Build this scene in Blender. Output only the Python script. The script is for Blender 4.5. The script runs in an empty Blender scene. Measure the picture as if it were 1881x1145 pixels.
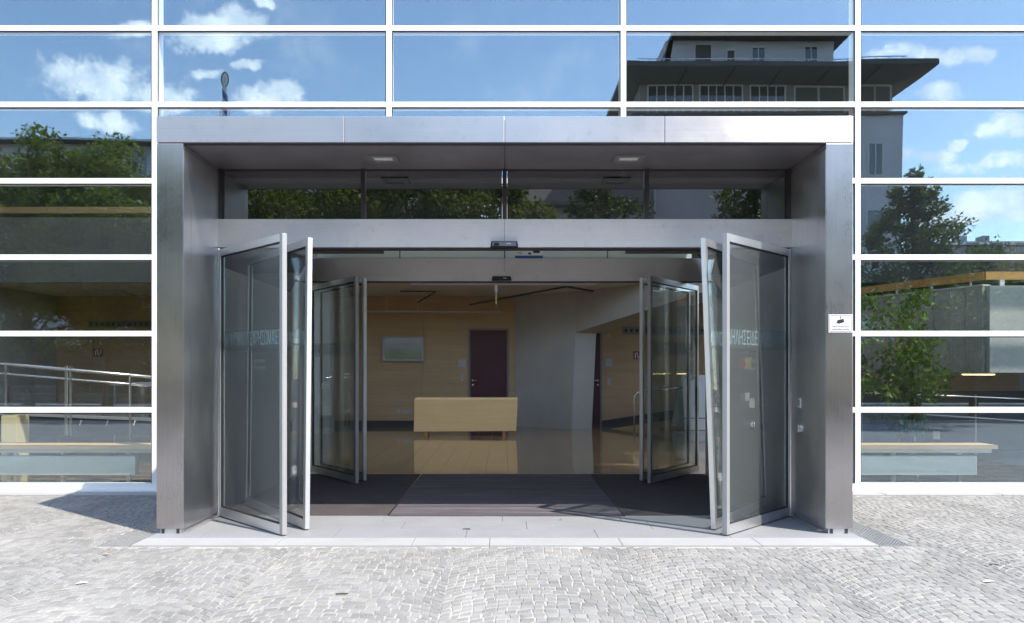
import bpy, math, random
import numpy as np
from mathutils import Vector, Matrix
random.seed(7)
rng = np.random.default_rng(11)
S = bpy.context.scene
COL = S.collection

# ------------------------------------------------------------------ camera, sky, sun, exposure
CAM_D = 10.14            # metres from the camera to the plane of the glass front (y = 0)
EYE = 1.6
F = 1400.0               # focal length in photo pixels (photo 1881 wide)
cam = bpy.data.cameras.new('camera')
cam.sensor_width = 36.0
cam.lens = 36.0 * F / 1881.0
cam.shift_x = (940.5 - 927.0) / 1881.0
cam.shift_y = (682.0 - 572.5) / 1881.0
cam.clip_end = 2000.0
cam_ob = bpy.data.objects.new('camera', cam)
cam_ob.location = (0.0, -CAM_D, EYE)
cam_ob.rotation_euler = (math.pi / 2, 0, 0)
COL.objects.link(cam_ob)
S.camera = cam_ob

SUN_DIR = Vector((2.25, -1.76, 4.09)).normalized()     # towards the sun
sun = bpy.data.lights.new('sun', 'SUN')
sun.energy = 2.0
sun.angle = math.radians(0.5)
sun.color = (1.0, 0.925, 0.81)
sun_ob = bpy.data.objects.new('sun', sun)
sun_ob.rotation_euler = (-SUN_DIR).to_track_quat('-Z', 'Y').to_euler()
sun_ob.location = (20, -20, 40)
COL.objects.link(sun_ob)

S.view_settings.view_transform = 'Standard'
S.view_settings.look = 'None'
S.view_settings.exposure = 2.08
S.view_settings.gamma = 1.0
S.view_settings.use_curve_mapping = False
S.render.engine = 'CYCLES'
S.cycles.use_denoising = True
S.cycles.max_bounces = 12
S.cycles.diffuse_bounces = 5
S.cycles.glossy_bounces = 8
S.cycles.transparent_max_bounces = 32
S.cycles.caustics_reflective = False
S.cycles.caustics_refractive = False
S.cycles.sample_clamp_indirect = 8.0


def px(x, y, d):
    """photo pixel at depth d (metres from the camera) -> world point"""
    return Vector(((x - 927.0) / F * d, d - CAM_D, EYE + (682.0 - y) / F * d))


# ---- node helpers
class NT:
    def __init__(self, tree):
        self.t = tree
        self.n = tree.nodes
        self.l = tree.links

    def node(self, typ, **kw):
        nd = self.n.new(typ)
        for k, v in kw.items():
            setattr(nd, k, v)
        return nd

    def put(self, sock, v):
        if hasattr(v, 'links'):
            self.l.new(v, sock)
        elif v is not None:
            sock.default_value = v

    def math(self, op, a, b=None, c=None, clamp=False):
        nd = self.node('ShaderNodeMath', operation=op, use_clamp=clamp)
        self.put(nd.inputs[0], a)
        if b is not None:
            self.put(nd.inputs[1], b)
        if c is not None:
            self.put(nd.inputs[2], c)
        return nd.outputs[0]

    def vmath(self, op, a, b=None, scale=None):
        nd = self.node('ShaderNodeVectorMath', operation=op)
        self.put(nd.inputs[0], a)
        if b is not None:
            self.put(nd.inputs[1], b)
        if scale is not None:
            self.put(nd.inputs['Scale'], scale)
        return nd.outputs[0]

    def noise(self, vec, scale, detail=4, rough=0.55, out='Fac'):
        nd = self.node('ShaderNodeTexNoise')
        self.put(nd.inputs['Vector'], vec)
        nd.inputs['Scale'].default_value = scale
        nd.inputs['Detail'].default_value = detail
        nd.inputs['Roughness'].default_value = rough
        return nd.outputs[out]

    def mapr(self, v, a, b, c, d, smooth=False):
        nd = self.node('ShaderNodeMapRange')
        if smooth:
            nd.interpolation_type = 'SMOOTHSTEP'
        self.put(nd.inputs['Value'], v)
        for i, q in zip((1, 2, 3, 4), (a, b, c, d)):
            self.put(nd.inputs[i], q)
        return nd.outputs[0]

    def mix(self, fac, a, b, blend='MIX'):
        nd = self.node('ShaderNodeMix', data_type='RGBA', blend_type=blend)
        self.put(nd.inputs[0], fac)
        self.put(nd.inputs[6], a)
        self.put(nd.inputs[7], b)
        return nd.outputs[2]


# ---- world: Nishita sky with fair-weather cumulus
W = bpy.data.worlds.new('World')
S.world = W
W.use_nodes = True
w = NT(W.node_tree)
w.n.clear()
sky = w.node('ShaderNodeTexSky', sky_type='NISHITA')
sky.sun_disc = False
sky.sun_elevation = math.asin(SUN_DIR.z)
sky.sun_rotation = math.atan2(SUN_DIR.x, SUN_DIR.y)
sky.altitude = 500
sky.air_density = 1.0
sky.dust_density = 0.35
sky.ozone_density = 2.0
tc = w.node('ShaderNodeTexCoord')
dirv = tc.outputs['Generated']
sep = w.node('ShaderNodeSeparateXYZ')
w.put(sep.inputs[0], dirv)
ay = w.math('MAXIMUM', w.math('ABSOLUTE', sep.outputs[1]), 0.12)
warp = w.noise(dirv, 7.0, 5, 0.6, 'Color')
wsep = w.node('ShaderNodeSeparateXYZ')
w.put(wsep.inputs[0], warp)
u = w.math('ADD', w.math('DIVIDE', sep.outputs[0], ay), w.math('MULTIPLY', w.math('SUBTRACT', wsep.outputs[0], 0.5), 0.10))
v = w.math('ADD', w.math('DIVIDE', sep.outputs[2], ay), w.math('MULTIPLY', w.math('SUBTRACT', wsep.outputs[1], 0.5), 0.07))
CLOUDS = [(395, 50, 95, 36), (265, 48, 45, 14), (205, 140, 120, 48), (300, 168, 60, 30), (485, 183, 70, 36),
          (205, 220, 65, 22), (380, 124, 28, 10), (1655, 96, 65, 17), (1770, 105, 55, 19), (1725, 170, 58, 18),
          (1835, 238, 75, 32), (1690, 287, 60, 17), (1800, 312, 95, 20), (1825, 385, 100, 38), (1735, 415, 60, 36),
          (1745, 268, 24, 12), (490, 4, 28, 9), (450, 112, 30, 8), (-160, 120, 120, 40), (2050, 150, 120, 45),
          (-330, 300, 150, 50), (2300, 330, 160, 50), (1400, -420, 190, 60), (500, -560, 190, 60)]
dens = None
for (cx, cy, rx, ry) in CLOUDS:
    a = w.math('DIVIDE', w.math('SUBTRACT', u, (cx - 927) / F), rx * 1.12 / F)
    b = w.math('DIVIDE', w.math('SUBTRACT', v, (682 - cy) / F), ry * 1.12 / F)
    r2 = w.math('ADD', w.math('MULTIPLY', a, a), w.math('MULTIPLY', b, b))
    q = w.math('SUBTRACT', 1.0, r2)
    dens = q if dens is None else w.math('MAXIMUM', dens, q)
fine = w.noise(dirv, 26.0, 10, 0.66)
dens = w.math('ADD', w.math('MAXIMUM', dens, -2.0), w.math('MULTIPLY', w.math('SUBTRACT', fine, 0.5), 5.0))
cmask = w.mapr(dens, -0.1, 1.1, 0.0, 1.0, True)
wisp = w.mapr(w.noise(dirv, 5.0, 6, 0.65), 0.50, 0.78, 0.0, 0.3, True)
cmask = w.math('MAXIMUM', cmask, wisp)
cmask = w.math('MULTIPLY', cmask, w.mapr(sep.outputs[2], 0.0, 0.06, 0.0, 1.0, True))
shade = w.mapr(w.noise(dirv, 20.0, 7, 0.65), 0.36, 0.64, 0.25, 1.0, True)
ccol = w.mix(shade, (4.0, 4.5, 5.3, 1), (7.0, 7.0, 6.9, 1))
skyc = w.mix(1.0, sky.outputs[0], (1.12, 1.0, 0.87, 1), 'MULTIPLY')
out = w.mix(cmask, skyc, ccol)
bg = w.node('ShaderNodeBackground')
w.put(bg.inputs['Color'], out)
bg.inputs['Strength'].default_value = 0.15
wo = w.node('ShaderNodeOutputWorld')
w.l.new(bg.outputs[0], wo.inputs[0])

# ------------------------------------------------------------------ materials
MATS = {}


def base(name):
    m = bpy.data.materials.new(name)
    m.use_nodes = True
    t = NT(m.node_tree)
    t.n.clear()
    o = t.node('ShaderNodeOutputMaterial')
    MATS[name] = m
    return m, t, o


def principled(t, o, **kw):
    p = t.node('ShaderNodeBsdfPrincipled')
    for k, val in kw.items():
        t.put(p.inputs[k.replace('_', ' ')], val)
    t.l.new(p.outputs[0], o.inputs[0])
    return p


def pos(t):
    return t.node('ShaderNodeNewGeometry').outputs['Position']


def c4(c):
    return (c[0], c[1], c[2], 1.0)


def paint(name, col, rough=0.5, var=0.12, nscale=3.0, metallic=0.0, spec=0.5, bump=0.0, bscale=60.0, stretch=None, fine_var=0.0):
    m, t, o = base(name)
    P = pos(t)
    if stretch:
        mp = t.node('ShaderNodeMapping')
        mp.inputs['Scale'].default_value = stretch
        t.l.new(P, mp.inputs[0])
        P = mp.outputs[0]
    n = t.noise(P, nscale, 5, 0.6)
    f = t.mapr(n, 0.25, 0.75, 1 - var, 1 + var)
    if fine_var:
        n2 = t.noise(P, nscale * 40, 3, 0.7)
        f = t.math('MULTIPLY', f, t.mapr(n2, 0.25, 0.75, 1 - fine_var, 1 + fine_var))
    cb = t.node('ShaderNodeCombineXYZ')
    for i in range(3):
        t.put(cb.inputs[i], t.math('MULTIPLY', f, col[i]))
    p = principled(t, o, Base_Color=cb.outputs[0], Roughness=rough, Metallic=metallic)
    p.inputs['Specular IOR Level'].default_value = spec
    if bump:
        b = t.node('ShaderNodeBump')
        b.inputs['Strength'].default_value = bump
        b.inputs['Distance'].default_value = 0.01
        t.put(b.inputs['Height'], t.noise(P, bscale, 5, 0.7))
        t.l.new(b.outputs[0], p.inputs['Normal'])
    return m


def brushed(name, tangent, grain, col=(0.56, 0.555, 0.565), rough=0.36, aniso=0.75):
    """brushed stainless steel; the reflection spreads along `tangent`, the grain lines run along the axis with the small scale"""
    m, t, o = base(name)
    P = pos(t)
    mp = t.node('ShaderNodeMapping')
    mp.inputs['Scale'].default_value = grain
    t.l.new(P, mp.inputs[0])
    g = t.noise(mp.outputs[0], 1.0, 4, 0.7)
    blot = t.noise(P, 1.6, 4, 0.6)
    smear = t.noise(P, 7.0, 6, 0.7)
    f = t.math('MULTIPLY', t.mapr(g, 0.3, 0.7, 0.93, 1.07), t.mapr(blot, 0.3, 0.7, 0.92, 1.06))
    f = t.math('MULTIPLY', f, t.mapr(smear, 0.55, 0.75, 1.0, 0.88, True))
    cb = t.node('ShaderNodeCombineXYZ')
    for i in range(3):
        t.put(cb.inputs[i], t.math('MULTIPLY', f, col[i]))
    rr = t.math('ADD', t.mapr(blot, 0.3, 0.7, rough - 0.04, rough + 0.05), t.mapr(g, 0.3, 0.7, -0.02, 0.02))
    p = principled(t, o, Base_Color=cb.outputs[0], Roughness=rr, Metallic=1.0, Anisotropic=aniso)
    cv = t.node('ShaderNodeCombineXYZ')
    for i in range(3):
        cv.inputs[i].default_value = tangent[i]
    t.l.new(cv.outputs[0], p.inputs['Tangent'])
    b = t.node('ShaderNodeBump')
    b.inputs['Strength'].default_value = 0.02
    b.inputs['Distance'].default_value = 0.002
    t.put(b.inputs['Height'], g)
    t.l.new(b.outputs[0], p.inputs['Normal'])
    return m


def glass(name, refl, tint, gcol=(1, 1, 1), wave=0.0, rough=0.0, fres=0.25, haze=0.0):
    m, t, o = base(name)
    tr = t.node('ShaderNodeBsdfTransparent')
    tr.inputs[0].default_value = c4(tint)
    gl = t.node('ShaderNodeBsdfGlossy')
    gl.inputs['Color'].default_value = c4(gcol)
    gl.inputs['Roughness'].default_value = rough
    lw = t.node('ShaderNodeLayerWeight')
    lw.inputs[0].default_value = 0.25
    fac = t.math('ADD', t.math('MULTIPLY', lw.outputs['Facing'], fres), refl, clamp=True)
    if wave:
        b = t.node('ShaderNodeBump')
        b.inputs['Strength'].default_value = 1.0
        b.inputs['Distance'].default_value = wave
        P = pos(t)
        t.put(b.inputs['Height'], t.noise(P, 0.75, 1, 0.4))
        t.l.new(b.outputs[0], gl.inputs['Normal'])
    mx = t.node('ShaderNodeMixShader')
    t.put(mx.inputs[0], fac)
    t.l.new(tr.outputs[0], mx.inputs[1])
    t.l.new(gl.outputs[0], mx.inputs[2])
    fin = mx.outputs[0]
    if haze:
        df = t.node('ShaderNodeBsdfDiffuse')
        df.inputs[0].default_value = (0.6, 0.64, 0.65, 1)
        m2 = t.node('ShaderNodeMixShader')
        m2.inputs[0].default_value = haze
        t.l.new(fin, m2.inputs[1])
        t.l.new(df.outputs[0], m2.inputs[2])
        fin = m2.outputs[0]
    t.l.new(fin, o.inputs[0])
    return m


def emit(name, col, strength):
    m, t, o = base(name)
    e = t.node('ShaderNodeEmission')
    e.inputs[0].default_value = c4(col)
    e.inputs[1].default_value = strength
    t.l.new(e.outputs[0], o.inputs[0])
    return m


def island_rand(t):
    g = t.node('ShaderNodeNewGeometry')
    oi = t.node('ShaderNodeObjectInfo')
    return t.math('FRACT', t.math('ADD', g.outputs['Random Per Island'], oi.outputs['Random']))


def leafy(name, dark, light, trans=0.35):
    m, t, o = base(name)
    r = island_rand(t)
    big = t.noise(pos(t), 0.9, 3, 0.6)
    k = t.math('ADD', t.math('MULTIPLY', r, 0.6), t.mapr(big, 0.3, 0.7, 0.0, 0.45), clamp=True)
    col = t.mix(k, c4(dark), c4(light))
    p = t.node('ShaderNodeBsdfPrincipled')
    t.put(p.inputs['Base Color'], col)
    p.inputs['Roughness'].default_value = 0.5
    p.inputs['Specular IOR Level'].default_value = 0.35
    tl = t.node('ShaderNodeBsdfTranslucent')
    t.put(tl.inputs[0], t.mix(0.5, col, (0.3, 0.4, 0.04, 1)))
    mx = t.node('ShaderNodeMixShader')
    mx.inputs[0].default_value = trans
    t.l.new(p.outputs[0], mx.inputs[1])
    t.l.new(tl.outputs[0], mx.inputs[2])
    t.l.new(mx.outputs[0], o.inputs[0])
    return m


def wood(name, c1, c2, rough=0.45, axis='x', scale=1.0, seams=True):
    m, t, o = base(name)
    P = pos(t)
    mp = t.node('ShaderNodeMapping')
    sc = {'x': (0.35, 5.0, 9.0), 'z': (9.0, 5.0, 0.35), 'y': (9.0, 0.35, 9.0)}[axis]
    mp.inputs['Scale'].default_value = tuple(q * scale for q in sc)
    t.l.new(P, mp.inputs[0])
    n1 = t.noise(mp.outputs[0], 1.6, 6, 0.65)
    n2 = t.noise(mp.outputs[0], 9.0, 4, 0.7)
    n3 = t.noise(P, 1.1, 3, 0.5)
    k = t.math('ADD', t.math('MULTIPLY', t.mapr(n1, 0.3, 0.7, 0, 1), 0.55), t.math('MULTIPLY', t.mapr(n2, 0.3, 0.7, 0, 1), 0.3))
    k = t.math('ADD', k, t.math('MULTIPLY', t.mapr(n3, 0.3, 0.7, -0.5, 0.5), 0.35), clamp=True)
    col = t.mix(k, c4(c1), c4(c2))
    p = principled(t, o, Base_Color=col, Roughness=rough)
    return m


def sett_mat():
    m, t, o = base('granite_sett')
    r = island_rand(t)
    P = pos(t)
    grain = t.noise(P, 90.0, 5, 0.8)
    blot = t.noise(P, 1.1, 5, 0.65)
    wear = t.noise(P, 9.0, 4, 0.6)
    val = t.math('MULTIPLY', t.mapr(r, 0, 1, 0.188, 0.255), t.mapr(grain, 0.25, 0.75, 0.66, 1.32))
    val = t.math('MULTIPLY', val, t.mapr(blot, 0.3, 0.7, 0.8, 1.16))
    val = t.math('MULTIPLY', val, t.mapr(wear, 0.3, 0.7, 0.93, 1.07))
    stain = t.noise(P, 2.6, 6, 0.7)
    val = t.math('MULTIPLY', val, t.mapr(stain, 0.58, 0.72, 1.0, 0.72, True))
    warm = t.math('FRACT', t.math('MULTIPLY', r, 7.31))
    col = t.mix(t.math('MULTIPLY', t.math('GREATER_THAN', warm, 0.86), 0.35), (1.02, 1.0, 0.97, 1), (1.07, 0.99, 0.86, 1))
    cb = t.vmath('SCALE', col, None, val)
    p = principled(t, o, Base_Color=cb, Roughness=0.72)
    b = t.node('ShaderNodeBump')
    b.inputs['Strength'].default_value = 0.35
    b.inputs['Distance'].default_value = 0.004
    t.put(b.inputs['Height'], t.noise(P, 70.0, 5, 0.7))
    t.l.new(b.outputs[0], p.inputs['Normal'])
    return m


def far_sett_mat():
    m, t, o = base('far_setts')
    P = pos(t)
    wr = t.noise(P, 3.0, 3, 0.5, 'Color')
    P2 = t.vmath('ADD', P, t.vmath('SCALE', wr, None, 0.25))
    bt = t.node('ShaderNodeTexBrick')
    t.put(bt.inputs['Vector'], P2)
    bt.inputs['Color1'].default_value = (0.17, 0.17, 0.18, 1)
    bt.inputs['Color2'].default_value = (0.24, 0.24, 0.25, 1)
    bt.inputs['Mortar'].default_value = (0.32, 0.31, 0.29, 1)
    bt.inputs['Scale'].default_value = 1.0
    bt.inputs['Mortar Size'].default_value = 0.006
    bt.inputs['Brick Width'].default_value = 0.1
    bt.inputs['Row Height'].default_value = 0.095
    blot = t.noise(P, 0.8, 4, 0.6)
    col = t.mix(1.0, bt.outputs[0], t.mapr(blot, 0.3, 0.7, 0.85, 1.12), 'MULTIPLY')
    principled(t, o, Base_Color=col, Roughness=0.75)
    return m


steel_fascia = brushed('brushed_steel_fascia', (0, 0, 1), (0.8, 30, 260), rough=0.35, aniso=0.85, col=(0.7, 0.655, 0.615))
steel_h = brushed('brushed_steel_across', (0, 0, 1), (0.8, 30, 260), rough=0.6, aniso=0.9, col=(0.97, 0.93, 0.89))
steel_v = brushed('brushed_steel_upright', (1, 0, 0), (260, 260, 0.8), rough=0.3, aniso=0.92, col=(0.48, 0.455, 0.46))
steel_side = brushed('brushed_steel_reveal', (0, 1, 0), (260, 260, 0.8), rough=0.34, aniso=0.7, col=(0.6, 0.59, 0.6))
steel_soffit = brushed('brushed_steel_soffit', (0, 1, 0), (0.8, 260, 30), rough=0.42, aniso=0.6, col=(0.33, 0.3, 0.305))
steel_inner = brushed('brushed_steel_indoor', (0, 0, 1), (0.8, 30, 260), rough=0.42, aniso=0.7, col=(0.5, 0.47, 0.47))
alu = paint('anodised_aluminium', (0.66, 0.66, 0.67), 0.36, 0.05, 4, metallic=0.85)
alu_pale = paint('satin_aluminium_edge', (0.34, 0.335, 0.335), 0.42, 0.04, 4, metallic=0.3)
chrome = paint('polished_steel', (0.7, 0.7, 0.7), 0.2, 0.05, 4, metallic=1.0)
dark_metal = paint('dark_bronze_metal', (0.035, 0.03, 0.033), 0.45, 0.1)
rubber = paint('black_gasket', (0.015, 0.015, 0.016), 0.6, 0.1)
white_paint = paint('white_powder_coat', (0.82, 0.82, 0.81), 0.4, 0.03, 1.5)
white_stone = paint('pale_kerb_stone', (0.31, 0.31, 0.315), 0.7, 0.08, 2.2, bump=0.1, bscale=200, fine_var=0.08)
platform_stone = paint('pale_granite_slab', (0.235, 0.24, 0.255), 0.6, 0.09, 1.6, bump=0.08, bscale=250, fine_var=0.12)
joint_sand = paint('joint_sand', (0.34, 0.33, 0.305), 0.9, 0.25, 1.3, bump=0.4, bscale=120, fine_var=0.25)
sett = sett_mat()
far_setts = far_sett_mat()
asphalt = paint('asphalt', (0.04, 0.04, 0.041), 0.85, 0.2, 1.0, fine_var=0.3)
earth = paint('ground_earth', (0.09, 0.085, 0.06), 0.9, 0.3, 0.4)
fac_glass = glass('coated_facade_glass', 0.14, (0.96, 0.975, 0.97), (0.71, 0.875, 1.0), wave=0.0015, fres=0.15)
transom_glass = glass('dark_transom_glass', 0.14, (0.1, 0.1, 0.1), (0.95, 0.97, 1.0), wave=0.0004, fres=0.2, haze=0.035)
door_glass = glass('door_glass', 0.045, (0.885, 0.905, 0.9), (0.97, 1.0, 1.0), fres=0.22, haze=0.045)
frosted = paint('frosted_teal_glass', (0.66, 0.75, 0.75), 0.35, 0.05, 2.0)
band_film = glass('blue_film', 0.015, (0.94, 0.965, 0.975), haze=0.025)
print_faint = paint('faint_lettering', (0.14, 0.155, 0.165), 0.6, 0.03)
print_pale = paint('pale_lettering', (0.5, 0.62, 0.68), 0.6, 0.03)
print_brown = paint('brown_lettering', (0.16, 0.13, 0.11), 0.6, 0.03)
ink = paint('black_print', (0.02, 0.02, 0.022), 0.5, 0.02)
ink_red = paint('dark_red_print', (0.3, 0.07, 0.08), 0.5, 0.02)
sign_white = paint('sign_white', (0.8, 0.8, 0.8), 0.4, 0.02)
ink_blue = paint('blue_print', (0.02, 0.13, 0.36), 0.5, 0.02)
ink_navy = paint('navy_print', (0.03, 0.05, 0.2), 0.5, 0.02)
yellow_plastic = paint('yellow_plastic', (0.75, 0.42, 0.01), 0.4, 0.03)
red_plastic = paint('red_plastic', (0.5, 0.05, 0.03), 0.4, 0.03)
black_plastic = paint('black_plastic', (0.02, 0.02, 0.022), 0.35, 0.05)
grey_plastic = paint('grey_plastic', (0.2, 0.2, 0.23), 0.35, 0.05)
lens_glass = paint('lamp_lens', (0.55, 0.58, 0.5), 0.15, 0.2, 40)
veneer = wood('brown_wood_veneer', (0.41, 0.265, 0.145), (0.55, 0.38, 0.22), 0.45)
maple = wood('pale_maple', (0.76, 0.51, 0.26), (0.9, 0.65, 0.36), 0.38)
rail_wood = wood('orange_handrail_wood', (0.42, 0.22, 0.07), (0.6, 0.34, 0.12), 0.4)
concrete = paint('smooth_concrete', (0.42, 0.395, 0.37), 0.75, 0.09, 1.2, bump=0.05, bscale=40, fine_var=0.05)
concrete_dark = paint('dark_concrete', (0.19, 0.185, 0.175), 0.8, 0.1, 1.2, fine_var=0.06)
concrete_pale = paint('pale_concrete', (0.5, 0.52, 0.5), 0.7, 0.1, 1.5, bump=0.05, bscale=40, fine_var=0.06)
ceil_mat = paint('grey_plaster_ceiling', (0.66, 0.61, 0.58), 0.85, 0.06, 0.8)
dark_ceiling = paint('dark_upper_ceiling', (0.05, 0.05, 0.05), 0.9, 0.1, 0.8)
door_red = paint('dark_red_door', (0.075, 0.02, 0.028), 0.45, 0.08, 2)
frame_grey = paint('grey_door_frame', (0.2, 0.19, 0.19), 0.5, 0.05)
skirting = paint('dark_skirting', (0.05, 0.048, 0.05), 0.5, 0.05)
radiator_paint = paint('pale_green_grey_enamel', (0.6, 0.65, 0.6), 0.4, 0.04)
white_plastic = paint('white_plastic', (0.75, 0.75, 0.76), 0.4, 0.02)
plate_grey = paint('grey_plate', (0.42, 0.42, 0.43), 0.4, 0.04)
brown_grey = paint('brown_grey_board', (0.05, 0.045, 0.04), 0.8, 0.2, 2)
pit_mat = paint('grey_pit', (0.1, 0.1, 0.1), 0.9, 0.2)
carpet = paint('charcoal_carpet', (0.055, 0.047, 0.052), 0.95, 0.2, 3.0, bump=0.6, bscale=300, fine_var=0.45)
def rib_material():
    m, t, o = base('ribbed_mat')
    P = pos(t)
    r = island_rand(t)
    mp = t.node('ShaderNodeMapping')
    mp.inputs['Scale'].default_value = (1.2, 30, 1)
    t.l.new(P, mp.inputs[0])
    streak = t.noise(mp.outputs[0], 1.0, 4, 0.65)
    speck = t.noise(P, 220.0, 2, 0.6)
    k = t.math('MULTIPLY', t.mapr(streak, 0.45, 0.75, 0, 1), t.mapr(speck, 0.35, 0.6, 0.1, 1))
    k = t.math('MULTIPLY', k, t.mapr(r, 0.3, 1.0, 0.1, 1.0))
    col = t.mix(k, (0.075, 0.066, 0.08, 1), (0.42, 0.4, 0.43, 1))
    principled(t, o, Base_Color=col, Roughness=0.7)
    return m


rib_mat = rib_material()
bark = paint('bark', (0.07, 0.055, 0.04), 0.9, 0.3, 4)
leaf_green = leafy('lime_leaves', (0.05, 0.08, 0.006), (0.2, 0.235, 0.02), 0.45)
leaf_dark = leafy('dark_leaves', (0.03, 0.045, 0.014), (0.085, 0.1, 0.035))
leaf_ficus = leafy('glossy_houseplant_leaves', (0.03, 0.075, 0.01), (0.2, 0.32, 0.05), 0.3)
plaster = paint('lilac_grey_render', (0.52, 0.515, 0.57), 0.85, 0.12, 0.5)
plaster_light = paint('pale_render', (0.48, 0.48, 0.54), 0.85, 0.06, 0.5)
roof_dark = paint('dark_roof_metal', (0.06, 0.057, 0.06), 0.6, 0.15, 0.5)
eave_mat = paint('brown_grey_eaves', (0.2, 0.185, 0.185), 0.7, 0.1, 0.6)
roof_tile = paint('grey_roof_tiles', (0.2, 0.18, 0.17), 0.8, 0.2, 3, stretch=(1, 4, 1))
win_dark = glass('far_window_glass', 0.12, (0.1, 0.11, 0.13), wave=0.002)
win_frame = paint('grey_window_frame', (0.55, 0.55, 0.6), 0.5, 0.04)
shutter = paint('dark_louvre', (0.07, 0.065, 0.065), 0.6, 0.1)
lamp_emit = emit('lit_lamp_ring', (1.0, 0.78, 0.3), 1.6)
screen_mat = None


def screen_material():
    m, t, o = base('tv_screen')
    P = pos(t)
    sp = t.node('ShaderNodeSeparateXYZ')
    t.put(sp.inputs[0], P)
    k = t.mapr(sp.outputs[2], 1.9, 2.6, 0.0, 1.0)
    n = t.noise(P, 6.0, 4, 0.6)
    col = t.mix(k, (0.03, 0.045, 0.025, 1), (0.055, 0.06, 0.085, 1))
    col = t.mix(t.mapr(n, 0.45, 0.7, 0, 0.5), col, (0.035, 0.05, 0.02, 1))
    p = principled(t, o, Base_Color=(0.01, 0.01, 0.01, 1), Roughness=0.3)
    t.put(p.inputs['Emission Color'], col)
    p.inputs['Emission Strength'].default_value = 0.3
    return m


screen_mat = screen_material()


def milky_glass(name, f):
    m, t, o = base(name)
    a = t.node('ShaderNodeBsdfTranslucent')
    a.inputs[0].default_value = (0.72 * f, 0.72 * f, 0.7 * f, 1)
    b = t.node('ShaderNodeBsdfDiffuse')
    b.inputs[0].default_value = (0.7, 0.7, 0.7, 1)
    x = t.node('ShaderNodeMixShader')
    x.inputs[0].default_value = 0.3
    t.l.new(a.outputs[0], x.inputs[1])
    t.l.new(b.outputs[0], x.inputs[2])
    t.l.new(x.outputs[0], o.inputs[0])
    return m


milky = milky_glass('milky_fill_glass', 1.0)
milky_dim = milky_glass('milky_fill_roof_glass', 0.75)


def floor_material():
    m, t, o = base('polished_stone_tile')
    P = pos(t)
    r = island_rand(t)
    n = t.noise(P, 4.0, 5, 0.65)
    n2 = t.noise(P, 60.0, 4, 0.7)
    f = t.math('MULTIPLY', t.mapr(r, 0, 1, 0.86, 1.14), t.mapr(n, 0.3, 0.7, 0.88, 1.12))
    f = t.math('MULTIPLY', f, t.mapr(n2, 0.3, 0.7, 0.85, 1.15))
    cb = t.node('ShaderNodeCombineXYZ')
    for i, q in enumerate((0.3, 0.205, 0.105)):
        t.put(cb.inputs[i], t.math('MULTIPLY', f, q))
    p = principled(t, o, Base_Color=cb.outputs[0], Roughness=0.07)
    p.inputs['Specular IOR Level'].default_value = 0.9
    p.inputs['Coat Weight'].default_value = 0.35
    p.inputs['Coat Roughness'].default_value = 0.05
    return m


floor_tile = floor_material()


def board_concrete():
    m, t, o = base('board_marked_concrete')
    P = pos(t)
    n = t.noise(P, 2.0, 5, 0.6)
    mp = t.node('ShaderNodeMapping')
    mp.inputs['Scale'].default_value = (30, 30, 1.0)
    t.l.new(P, mp.inputs[0])
    g = t.noise(mp.outputs[0], 1.0, 4, 0.6)
    f = t.math('MULTIPLY', t.mapr(n, 0.3, 0.7, 0.85, 1.12), t.mapr(g, 0.3, 0.7, 0.9, 1.08))
    cb = t.node('ShaderNodeCombineXYZ')
    for i, q in enumerate((0.36, 0.36, 0.33)):
        t.put(cb.inputs[i], t.math('MULTIPLY', f, q))
    principled(t, o, Base_Color=cb.outputs[0], Roughness=0.8)
    return m


board = board_concrete()

# ------------------------------------------------------------------ mesh helpers
ORI = {}


def origin(o):
    return ORI.get(o.name, Vector((0, 0, 0))) if o else Vector((0, 0, 0))


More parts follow.
